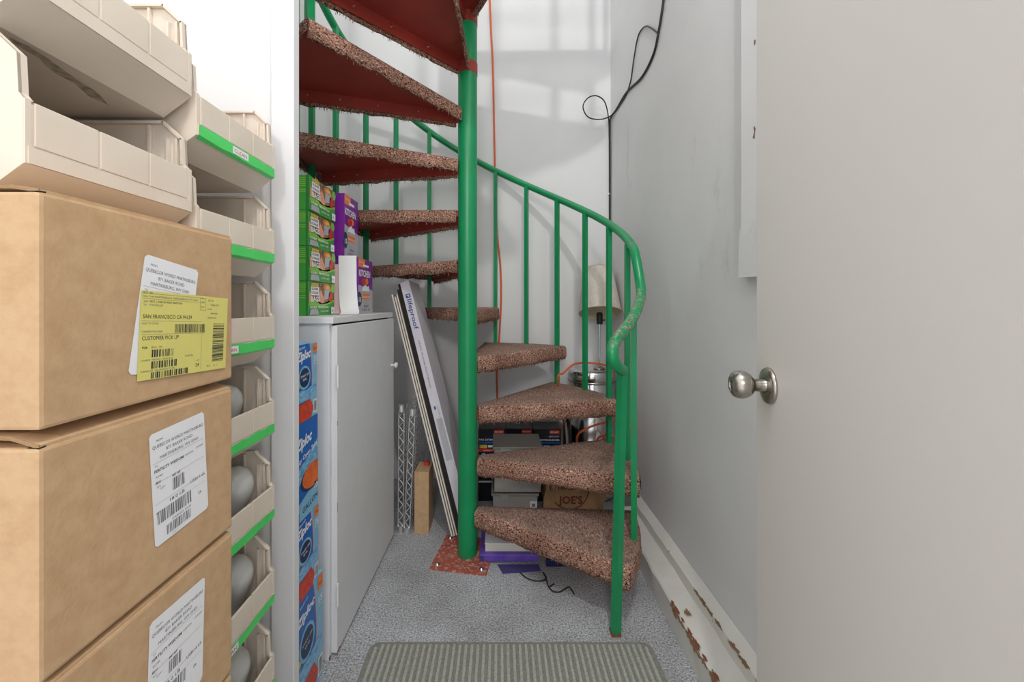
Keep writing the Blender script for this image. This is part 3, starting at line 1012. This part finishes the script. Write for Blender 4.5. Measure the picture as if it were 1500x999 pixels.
# ------------------------------------------------------------------ purple trash bag boxes and sheets on the cabinet
def purple_box(label, x0, x1, y0, y1, z0, z1):
    t = thing('kitchen_bag_box', ((x0+x1)/2, (y0+y1)/2, z0), label, 'box', 'purple kitchen bag boxes')
    b = MB('purple_p').box((x0, y0, z0), (x1, y1, z1), bev=.0015)
    b.build('box_body', t)
    b = MB('purple_p')
    Wd, Hh = y1-y0, z1-z0
    f = Face(b, (x1, y0, z0), (0, 1, 0), (0, 0, 1), .0004)
    f.poly([(0, 0), (Wd, 0), (Wd, Hh*.44), (Wd*.62, Hh*.47), (0, Hh*.52)], 'grey_p')
    f.rect(0, Hh*.84, Wd*.44, Hh*.995, 'orange_p')
    f.up().text('ODOR CONTROL', Wd*.04, Hh*.91, .010, 'white_p', width=Wd*.36)
    f.rect(Wd*.30, Hh*.86, Wd*.70, Hh*.90, 'white_p')
    f.text('KITCHEN', Wd*.03, Hh*.68, .036, 'white_p', width=Wd*.78, bold=.03)
    f.disc(Wd*.36, Hh*.58, .022, .016, 'red_p').disc(Wd*.56, Hh*.60, .018, .013, 'orange_p')
    f.poly([(Wd*.2, Hh*.42), (Wd*.75, Hh*.42), (Wd*.70, Hh*.52), (Wd*.58, Hh*.50), (Wd*.46, Hh*.55), (Wd*.32, Hh*.50)], 'white_p')
    f.rect(Wd*.22, Hh*.27, Wd*.76, Hh*.37, 'orange_p').up().text('Drawstring', Wd*.24, Hh*.295, .013, 'white_p', width=Wd*.5)
    f.disc(Wd*.06, Hh*.27, Wd*.14, Hh*.13, 'navy_p').up().text('13', Wd*.01, Hh*.22, .026, 'white_p', width=Wd*.13, bold=.02)
    f.text('80 BAGS', Wd*.36, Hh*.12, .012, 'ink', width=Wd*.3)
    f.text('13 GAL / 49 L', Wd*.2, Hh*.06, .010, 'ink', width=Wd*.6)
    b.build('printed_front', t)
purple_box('lower purple kitchen bag box on the cabinet beside the white sheet', -.638, -.548, 1.535, 1.705, CT, 1.283)
purple_box('upper purple kitchen bag box stacked beside the green boxes', -.675, -.600, 1.53, 1.675, 1.284, 1.531)
def sheet(name, mat, label, x0, x1, pr, cat='paper'):
    b = MB(mat)
    th = .0008
    n_ = len(pr)
    vs = []
    for (y, z, sh) in pr:
        vs += [V((x0+sh, y, z)), V((x1+sh, y, z))]
    vs2 = [v+V((0, th, th*.5)) for v in vs]
    fs = [(2*i, 2*i+1, 2*i+3, 2*i+2) for i in range(n_-1)]
    b.raw(vs+vs2, fs+[[q+2*n_ for q in f_] for f_ in fs], True)
    return tag(b.build(name), label, cat)
sheet('paper_sheet', 'paper', 'curling white paper sheet hanging before the lower purple box', -.622, -.553,
      [(1.527, 1.288, 0), (1.526, 1.24, .001), (1.524, 1.18, .002), (1.520, 1.13, .006), (1.508, 1.095, .013), (1.49, 1.074, .024), (1.46, 1.0655, .034), (1.43, 1.0635, .040)])
sheet('paper_sheet', 'pink_paper', 'pale pink paper sheet behind the white sheet by the green boxes', -.643, -.59,
      [(1.532, 1.255, 0), (1.531, 1.16, 0), (1.528, 1.11, .0), (1.522, 1.08, .003), (1.513, 1.0645, .008)])

# ------------------------------------------------------------------ chrome wire shelves behind the cabinet
def wire_shelf(label, x, lean, y0, y1, h):
    t = thing('wire_shelf', (x, (y0+y1)/2, 0), label, 'shelf', 'chrome wire shelves stood on end')
    wd = .026
    def q(dx, y, z):
        return V((x+dx+lean*z/h, y, z))
    for y in (y0, y1):
        b = MB('zinc')
        b.tube([q(0, y, .02), q(0, y, h-.015)], .0032, 8)
        b.tube([q(wd, y, .02), q(wd, y, h-.015)], .0032, 8)
        nz = 22
        zig = [q(wd*.1 if i % 2 else wd*.9, y, .03+(h-.06)*i/nz) for i in range(nz+1)]
        for a_, c_ in zip(zig[:-1], zig[1:]):
            b.tube([a_, c_], .0026, 6, cap=False)
        b.build('truss_edge', t)
        for z_ in (.016, h-.016):
            b = MB('zinc')
            b.tube([q(wd/2, y, z_-.016), q(wd/2, y, z_+.016)], .0165, 14)
            b.build('corner_collar', t)
    b = MB('zinc')
    nw = 20
    for i in range(nw+1):
        z_ = .03+(h-.06)*i/nw
        b.tube([q(wd, y0, z_), q(wd, y1, z_)], .0017, 6, cap=False)
    for y in (y0+.1, (y0+y1)/2, y1-.1):
        b.tube([q(wd*.6, y, .02), q(wd*.6, y, h-.02)], .003, 6)
    b.build('wire_deck', t)
wire_shelf('chrome wire shelf stood on end right against the cabinet', -.492, .004, 1.915, 2.36, .615)
wire_shelf('chrome wire shelf stood on end beside the small kraft box', -.459, .028, 1.900, 2.35, .600)

# small upright kraft carton
t = thing('kraft_carton', (-.372, 1.95, 0), 'small upright kraft carton on the floor beside the wire shelves', 'box')
MB('kraft').box((-.409, 1.897, 0), (-.340, 2.02, .298), bev=.002).build('box_body', t)
b = MB('tape_clear').box((-.387, 1.8965, .255), (-.360, 2.0203, .2985))
b.build('packing_tape', t)
b = MB('tape_clear').box((-.4093, 1.8968, .128), (-.3397, 1.8970, .132))
b.build('packing_tape', t)
t = tag(MB('red_p').lathe([(.016, 0), (.017, .006), (.014, .012), (0, .013)], Matrix.Translation((-.365, 1.985, .2987)), 16).build('bottle_cap'), 'small red cap lying on the upright kraft carton', 'cap')

# ------------------------------------------------------------------ leaning flooring planks
PB, PT = V((-.222, 1.845, 0)), V((-.556, 1.985, 1.20))
PL = (PT-PB).normalized()
pw = V((.10, 1, 0))
pw = (pw-PL*pw.dot(PL)).normalized()
pt_ = pw.cross(PL)
if pt_.x < 0:
    pt_ = -pt_
def slab(mb, t0, t1, l0, l1, w0=0, w1=.16):
    o = PB
    vs = [o+PL*l+pt_*t+pw*w for l in (l0, l1) for t in (t0, t1) for w in (w0, w1)]
    mb.raw(vs, [(0, 1, 3, 2), (4, 6, 7, 5), (0, 4, 5, 1), (2, 3, 7, 6), (0, 2, 6, 4), (1, 5, 7, 3)])
def lz(t):           # length along the plank where the lower corner meets the floor
    return max(0, -(pt_.z*t)/PL.z)
LEN = 1.245
pk = [('light tan floor plank, outermost of the leaning planks by the cabinet', .000, .0085, LEN-.045),
      ('second floor plank of the leaning stack, behind the outermost', .0125, .0205, LEN-.06),
      ('third floor plank of the leaning stack, next to the dark ones', .0245, .0320, LEN-.05)]
floor_w = V((0, 0, 0))
ztop = max(0, -pw.z*.16)
for i, (lb, t0, t1, ln) in enumerate(pk):
    b = MB('plank_tan')
    l0 = lz(t0)+.004 + (ztop/PL.z if pw.z < 0 else 0)
    slab(b, t0, t1, l0, ln)
    b.use('plank_lt')
    slab(b, t0+.0012, t1-.0012, l0+.001, ln-.001, -.0006, .0)
    tag(b.build('floor_plank'), lb, 'plank', 'leaning floor planks')
b = MB('plank_dk')
l0 = lz(.0345)+.004 + (ztop/PL.z if pw.z < 0 else 0)
slab(b, .0345, .0450, l0, LEN-.03)
tag(b.build('floor_plank'), 'long dark edged floor plank beside the white printed carton', 'plank', 'leaning floor planks')
b = MB('plank_dk')
slab(b, .0455, .0565, l0+.01, LEN-.005)
tag(b.build('floor_plank'), 'darkest floor plank, touching the white printed carton', 'plank', 'leaning floor planks')
t = thing('flooring_carton', tuple(PB+pt_*.075), 'long white flooring carton with blue lettering, leaning behind the column', 'carton')
b = MB('carton_w')
l0 = lz(.0575)+.004 + (ztop/PL.z if pw.z < 0 else 0)
slab(b, .0575, .1045, l0, LEN)
b.build('box_body', t)
b = MB('ink_blue')
f = Face(b, PB+PL*(LEN-.03)+pt_*.0575, -PL, pt_, .0004)
Wd = .047
if f.n.dot(pw) > 0:
    f.n = -f.n
f.rect(.035, .012, .055, .036, 'ink_blue').up().rect(.0395, .018, .0505, .030, 'carton_w').up().rect(.0445, .018, .0505, .024, 'ink_blue')
f.text('lifeproof', .062, .014, .034, 'ink_blue', width=.155, bold=.012)
f.text('VINYL PLANK FLOORING', .27, .018, .012, 'ink_soft', width=.24)
f.rect(.60, .014, .616, .022, 'ink_blue')
f.text('SUGGESTED 8.7', .60, .030, .007, 'ink_soft', width=.06)
f.rect(.66, .010, .86, .040, 'grey_p')
b.build('printed_side', t)

# ------------------------------------------------------------------ things stored under the stair
def fire_box(label, x0, x1, y0):
    t = thing('fire_extinguisher_box', ((x0+x1)/2, y0+.07, 0), label, 'box', 'navy fire extinguisher boxes')
    H_ = .405
    MB('navy_dk').box((x0, y0, 0), (x1, y0+.14, H_), bev=.0015).build('box_body', t)
    b = MB('navy')
    Wd = x1-x0
    f = Face(b, (x0, y0, 0), (1, 0, 0), (0, 0, 1), .0004)
    f.poly([(Wd*.18, H_-.050), (Wd*.4, H_-.038), (Wd*.98, H_-.012), (Wd*.98, H_-.050)], 'navy').up()
    f.rect(Wd*.58, H_-.028, Wd*.95, H_-.006, 'red_p').up().text('FIRST ALERT', Wd*.61, H_-.021, .011, 'white_p', width=Wd*.31, bold=.02)
    f.text('HEAVY DUTY', Wd*.56, H_-.046, .011, 'white_p', width=Wd*.38, bold=.01)
    f.text('FIRE EXTINGUISHER', Wd*.03, H_-.066, .014, 'white_p', width=Wd*.92, bold=.02)
    f.rect(Wd*.02, H_-.082, Wd*.97, H_-.072, 'blue_p')
    f.rect(Wd*.05, H_-.108, Wd*.32, H_-.090, 'yellow_p').rect(Wd*.36, H_-.104, Wd*.60, H_-.092, 'white_p')
    f.rect(0, H_-.128, Wd*.9, H_-.112, 'red_p').up().text('RECHARGEABLE', Wd*.2, H_-.124, .009, 'white_p', width=Wd*.4)
    f.disc(Wd*.2, H_-.150, .014, .014, 'blue_l')
    f.rect(Wd*.02, H_-.300, Wd*.9, H_-.290, 'white_p')
    b.build('printed_front', t)
fire_box('navy fire extinguisher box nearest the green column', -.120, .032, 2.215)
fire_box('middle navy fire extinguisher box, behind the plastic tubs', .035, .187, 2.220)
fire_box('navy fire extinguisher box at the right end of its row', .190, .342, 2.210)

def tub(label, x0, x1, y0, y1, z0, z1, fill):
    t = thing('plastic_tub', ((x0+x1)/2, (y0+y1)/2, z0), label, 'tub', 'stacked clear plastic tubs')
    b = MB('clear')
    for (a_, c_) in (((x0+.006, y0+.006, z0), (x1-.006, y1-.006, z0+.003)), ((x0+.006, y0+.006, z0), (x1-.006, y0+.009, z1-.012)), ((x0+.006, y1-.009, z0), (x1-.006, y1-.006, z1-.012)),
                     ((x0+.006, y0+.006, z0), (x0+.009, y1-.006, z1-.012)), ((x1-.009, y0+.006, z0), (x1-.006, y1-.006, z1-.012))):
        b.box(a_, c_)
    b.build('tub_body', t)
    b = MB('lid_grey').box((x0, y0, z1-.014), (x1, y1, z1-.001), bev=.004)
    b.box((x0+.02, y0+.02, z1-.006), (x1-.02, y1-.02, z1), bev=.002)
    b.build('lid', t)
    b = MB('clear')
    b.box((x0+.04, y0-.006, z1-.034), (x0+.085, y0, z1-.006), bev=.002)
    b.build('latch', t)
    b = MB('dark_stuff').box((x0+.012, y0+.012, z0+.004), (x1-.012, y1-.012, z0+(z1-z0)*fill), bev=.006)
    o = b.build('contents', t)
tub('upper clear plastic tub with a grey lid, in front of the navy boxes', -.035, .212, 1.960, 2.165, .1655, .395, .45)
tub('lower clear plastic tub with a small white sticker, beside the kraft bag', -.042, .195, 1.955, 2.165, 0, .165, .5)
b = MB('paper')
f = Face(b, (.150, 1.9608, .088), (1, 0, 0), (0, 0, 1), .0004)
f.rect(0, 0, .035, .038, 'paper').up().rect(.010, .010, .025, .026, 'ink_soft')
b.build('sticker', bpy.data.objects['plastic_tub.001'])

# crumpled paper carrier bag lying on its side
t = thing('paper_bag', (.36, 2.0, 0), 'crumpled kraft paper bag with dark red lettering under the stair', 'bag')
b = MB('kraft_bag')
rr = random.Random(5)
NX, NZ, ND = 14, 8, 6
bx0, bx1, by0, by1, bh = .222, .515, 1.93, 2.10, .31
def bagp(i, j, k):
    fx, fz, fy = i/NX, j/NZ, k/ND
    x = bx0+(bx1-bx0)*fx
    taper = 1-.55*fx*fx*(fz > .5)*(fz-.5)*1.2
    z = bh*fz*(1-.22*max(0, fx-.55)/.45)
    y = by0+(by1-by0)*fy
    if 0 < j:
        y += .012*math.sin(i*1.7+j*1.1)*(1-abs(2*fy-1))*.5+rr.uniform(-.004, .004)+.02*fz*(1-2*fy)
        z += .006*math.sin(i*1.3+k*2.1)*(j == NZ)+rr.uniform(-.003, .003)*(j == NZ)
    x += (.010*math.sin(j*1.4+k) if i in (0, NX) else 0)
    return V((x, y, max(0, z)))
G = {}
for i in range(NX+1):
    for j in range(NZ+1):
        for k in range(ND+1):
            if i in (0, NX) or j in (0, NZ) or k in (0, ND):
                G[i, j, k] = len(G)
vsb = [None]*len(G)
for key, idx in G.items():
    vsb[idx] = bagp(*key)
fsb = []
for i in range(NX):
    for j in range(NZ):
        for k in (0, ND):
            fsb.append((G[i, j, k], G[i+1, j, k], G[i+1, j+1, k], G[i, j+1, k]))
for i in range(NX):
    for k in range(ND):
        for j in (0, NZ):
            fsb.append((G[i, j, k], G[i+1, j, k], G[i+1, j, k+1], G[i, j, k+1]))
for j in range(NZ):
    for k in range(ND):
        for i in (0, NX):
            fsb.append((G[i, j, k], G[i, j+1, k], G[i, j+1, k+1], G[i, j, k+1]))
b.raw(vsb, fsb, False)
b.build('bag_body', t)
b = MB('bag_ink')
f = Face(b, (.205, 1.921, 0), (1, 0, 0), V((0, .06, 1)), .0005)
f.ring(.135, .196, .090, .095, 'bag_ink')
f.text('TRADER', .135, .196, .036, 'bag_ink', width=.125, align='c', bold=.02)
f.text("JOE'S", .140, .130, .050, 'bag_ink', width=.118, align='c', bold=.03)
b.build('printed_emblem', t)
b = MB('kraft_bag')
b.tube(smooth_path([(.225, 1.925, .295), (.235, 1.915, .22), (.262, 1.912, .15), (.275, 1.914, .20), (.285, 1.93, .30)], 6), .0045, 8)
b.build('bag_handle', t)

# dark bag with strap behind
t = thing('dark_bag', (.40, 2.27, 0), 'black soft bag with a grey strap beside the steel can', 'bag')
b = MB('black')
b.lathe([(0, 0), (.035, 0), (.05, .05), (.046, .25), (.040, .40), (.02, .47), (0, .475)], Matrix.Translation((.372, 2.17, 0)) @ Matrix.Scale(.5, 4, (1, 0, 0)), 20)
b.build('bag_body', t)
MB('lid_grey').tube(smooth_path([(.352, 2.115, .470), (.356, 2.098, .40), (.362, 2.092, .30), (.385, 2.098, .33), (.395, 2.12, .36)], 6), .007, 8).build('strap', t)

# purple binder, white book, sheet, navy book
t = thing('purple_binder', (.04, 1.79, .0095), 'purple plastic folder lying under the lowest tread beside the base plate', 'folder')
MB('purple_b').box((-.085, 1.678, .0095), (.165, 1.90, .040), bev=.004).build('cover', t)
MB('purple_dk').box((-.0855, 1.6772, .014), (-.066, 1.6785, .036)).build('spine_edge', t)
t = thing('paper_stack', (.05, 1.80, .0405), 'thick white book lying on the purple folder', 'book')
MB('page').box((-.062, 1.700, .0405), (.150, 1.90, .072)).build('pages', t)
MB('paper').box((-.064, 1.698, .072), (.152, 1.902, .075)).build('cover', t)
b = MB('purple_dk').prism([(.012, 1.615, .001), (.17, 1.632, .001), (.165, 1.672, .001), (-.01, 1.672, .001)], (0, 0, .002))
tag(b.build('purple_sheet'), 'flat dark purple sheet on the carpet before the folder', 'sheet')
t = tag(MB('blue_dk').box((.195, 1.66, 0), (.35, 1.80, .028), bev=.002).build('navy_book'), 'navy blue book on the carpet in the shade of the lowest tread', 'book')
pth = [W(762, 838, 1.625), W(775, 848, 1.58), W(790, 851, 1.565), W(799, 846, 1.59), W(798, 838, 1.625), W(793, 836, 1.635)]
def floor_pt(u, v, z=.003):
    y = (EYE-z)*F/(v-V0)
    return V(((u-U0)/F*y, y, z))
pth = [floor_pt(*p) for p in ((762, 839), (772, 847), (785, 851), (797, 850), (800, 845), (795, 838), (799, 845), (803, 858), (810, 866), (820, 867), (832, 860), (836, 862), (841, 870))]
b = MB('black').tube(smooth_path(pth, 5), .0026, 7)
b.tube([floor_pt(804, 860), floor_pt(812, 855)], .0026, 7)
tag(b.build('black_wire'), 'thin bent black wire lying on the carpet under the lowest tread', 'wire')

# ------------------------------------------------------------------ steel can, lamp and cord in the far corner
TX, TY, TR = .540, 2.325, .137
t = thing('trash_can', (TX, TY, 0), 'round chrome trash can in the corner behind the stair', 'trash can')
Tm = Matrix.Translation((TX, TY, 0))
MB('chrome').lathe([(0, 0), (TR-.006, 0), (TR-.004, .02), (TR-.004, .665), (TR-.006, .667), (0, .667)], Tm, 48).build('can_body', t)
MB('chrome').lathe([(TR, .664), (TR+.002, .668), (TR+.002, .695), (TR-.003, .716), (TR-.010, .722), (TR-.05, .7245), (.03, .7255), (0, .7255)], Tm, 48).build('lid', t)
MB('steel').lathe([(TR-.0035, .652), (TR+.003, .655), (TR+.003, .664), (TR-.0035, .666)], Tm, 48).build('rim_band', t)
LX, LY = .578, 2.30
t = thing('table_lamp', (LX, LY, .7256), 'small table lamp with pale fabric shade standing on the chrome can', 'lamp')
MB('steel').lathe([(0, .7256), (.034, .7256), (.035, .730), (.02, .738), (.006, .745)], Matrix.Translation((LX, LY, 0)), 28).build('base', t)
MB('chrome').tube([(LX, LY, .74), (LX+.002, LY, .985)], .0055, 12).build('pole', t)
b = MB('black').lathe([(.016, .985), (.018, 1.00), (.018, 1.045), (.012, 1.055), (0, 1.056)], Matrix.Translation((LX+.002, LY, 0)), 18)
b.tube([(LX+.012, LY-.01, 1.01), (LX+.030, LY-.016, 1.01)], .004, 8)
b.build('socket', t)
Sx = Matrix.Translation((LX+.004, LY, 1.068)) @ Matrix.Rotation(math.radians(-20), 4, 'X') @ Matrix.Rotation(math.radians(2), 4, 'Y')
b = MB('shade_cloth').lathe([(.121, -.02), (.122, -.018), (.087, .248), (.086, .25)], Sx, 48)
b.use('shade_in').lathe([(.120, -.019), (.0855, .2495)], Sx, 48)
sh = b.build('lamp_shade', t)
b = MB('shade_in')
b.tube([Sx @ V((.122*math.cos(2*PI*i/40), .122*math.sin(2*PI*i/40), -.019)) for i in range(41)], .0025, 6, cap=False)
b.build('shade_ring', sh)
b = MB('shade_in')
b.tube([Sx @ V((.087*math.cos(2*PI*i/40), .087*math.sin(2*PI*i/40), .249)) for i in range(41)], .002, 6, cap=False)
for k in range(3):
    a = 2*PI*k/3+.4
    b.tube([Sx @ V((.015*math.cos(a), .015*math.sin(a), .02)), Sx @ V((.119*math.cos(a), .119*math.sin(a), -.012))], .0018, 6)
b.build('shade_ring', sh)

yw = YB-.006
cord = [W(716, 0, yw), W(719, 40, yw), W(722, 100, yw), W(724, 200, yw), W(726, 290, yw), W(729, 350, yw), W(733, 390, yw), W(734, 440, yw), W(731, 500, yw), W(728, 540, yw)]
cord[0] = W(715, -60, yw)
low = [W(729, 600, yw), V((.0, yw-.01, .15)), V((.15, yw-.03, .02)), V((.33, yw-.05, .012)), V((.385, 2.42, .10)), V((.375, 2.33, .45)), W(817, 556, 2.16), W(826, 546, 2.19), W(838, 535, 2.22), W(852, 531.5, 2.25), W(870, 532, 2.23), W(890, 536, 2.24), W(903, 541, 2.26)]
b = MB('orange').tube(smooth_path(cord+low, 6), .0058, 8)
b2 = [W(905, 543, 2.26), W(915, 570, 2.20), W(911, 592, 2.08), W(899, 606, 2.05), W(890, 617, 2.05), W(868, 624, 2.04), W(848, 635, 2.05), W(845, 650, 2.10), W(850, 664, 2.12), W(870, 668, 2.1), W(885, 640, 2.09), W(900, 617, 2.06), W(915, 617, 2.06), W(925, 632, 2.07), W(915, 644, 2.06), W(895, 638, 2.06), W(878, 640, 2.09), W(875, 650, 2.1), W(890, 662, 2.08), W(905, 690, 2.10), W(890, 700, 2.14), W(880, 705, 2.2)]
b.tube(smooth_path([W(903, 541, 2.26)]+b2, 6), .0055, 8)
tag(b.build('extension_cord'), 'orange extension cord hanging down the back wall and coiled by the can', 'cord')

# black cable down the corner, looping over the right wall
xr = XR-.006
def rw(u, v):                     # a point on the right wall plane
    y = xr*F/(u-U0)
    return W(u, v, y)
cx_, cy_ = XR-.008, YB-.010
pA = [V((cx_, cy_, EYE-(v-V0)/F*cy_)) for v in (620, 480, 330, 250, 185)]
pA += [W(895, 172, 2.46), rw(903, 160), rw(918, 135), rw(940, 113), rw(957, 80), rw(965, 45), rw(972, 0), rw(976, -40)]
pB = [W(893.5, 300, 2.485), W(893, 200, 2.475), W(888, 155, 2.40), W(876, 141, 2.36), W(862, 143, 2.34), W(854, 156, 2.33), W(861, 171, 2.34), W(878, 175, 2.38), W(894, 170, 2.44), rw(905, 158), rw(917, 138), rw(924, 118), rw(928, 90), rw(933, 60), rw(938, 46), rw(946, 38.5), rw(955, 42), rw(963, 48)]
b = MB('black').tube(smooth_path(pA, 6), .0055, 8)
b.tube(smooth_path(pB, 6), .0036, 8)
t = tag(b.build('black_cable'), 'black cable clipped down the far corner with a loose loop', 'cable')
b = MB('white_p')
for v_ in (171, 284):
    p = V((cx_, cy_, EYE-(v_-V0)/F*cy_))
    b.box(p-V((.009, .004, .006)), p+V((.005, .008, .006)), bev=.001)
b.build('cable_clip', t)

# ------------------------------------------------------------------ ribbed floor mat
MX0, MX1, MY0, MY1 = -.416, .488, .30, 1.285
b = MB('matgroove')
def rrect(x0, x1, y0, y1, r, n_=6):
    pts = []
    for cx2, cy2, a in ((x1-r, y1-r, 0), (x0+r, y1-r, PI/2), (x0+r, y0+r, PI), (x1-r, y0+r, 1.5*PI)):
        pts += [(cx2+r*math.cos(a+PI/2*i/n_), cy2+r*math.sin(a+PI/2*i/n_)) for i in range(n_+1)]
    return pts
b.prism([(x, y, .0005) for x, y in rrect(MX0, MX1, MY0, MY1, .03)], (0, 0, .004))
b.use('matrib')
nr = 46
for i in range(nr):
    x = MX0+.012+(MX1-MX0-.024)*(i+.5)/nr
    w_ = .0056
    e = .022 if i in (0, nr-1) else .012
    y0_, y1_ = MY0+e, MY1-e
    b.prism([(x-w_, y0_, .0044), (x+w_, y0_, .0044), (x+w_*.7, y0_, .0078), (x-w_*.7, y0_, .0078)], (0, y1_-y0_, 0))
tag(b.build('floor_mat'), 'grey ribbed doormat on the carpet in front of the stair', 'mat')

# ------------------------------------------------------------------ light
wd_ = bpy.data.worlds.new('world')
sc.world = wd_
wd_.use_nodes = True
bg = wd_.node_tree.nodes['Background']
bg.inputs[0].default_value = (.97, .985, 1.0, 1)
bg.inputs[1].default_value = 1.22
def lamp(name, loc, power, size, col=(1, 1, 1)):
    l = bpy.data.lights.new(name, 'POINT')
    l.energy = power
    l.shadow_soft_size = size
    l.color = col
    o = bpy.data.objects.new(name, l)
    o.location = loc
    COL.objects.link(o)
    return o
lamp('ceiling_bulb', (.28, -.02, 3.08), 48, .03, (1, .98, .95))
lamp('rear_fill', (-.12, -1.95, 2.25), 66, .2, (1, .975, .94))  # unseen lamp added behind the camera as frontal fill

vs_ = sc.view_settings
vs_.view_transform = 'Standard'
vs_.look = 'None'
vs_.exposure = .2
vs_.gamma = 1
vs_.use_curve_mapping = False
for o in list(bpy.data.objects):
    if '_o' in o:
        del o['_o']
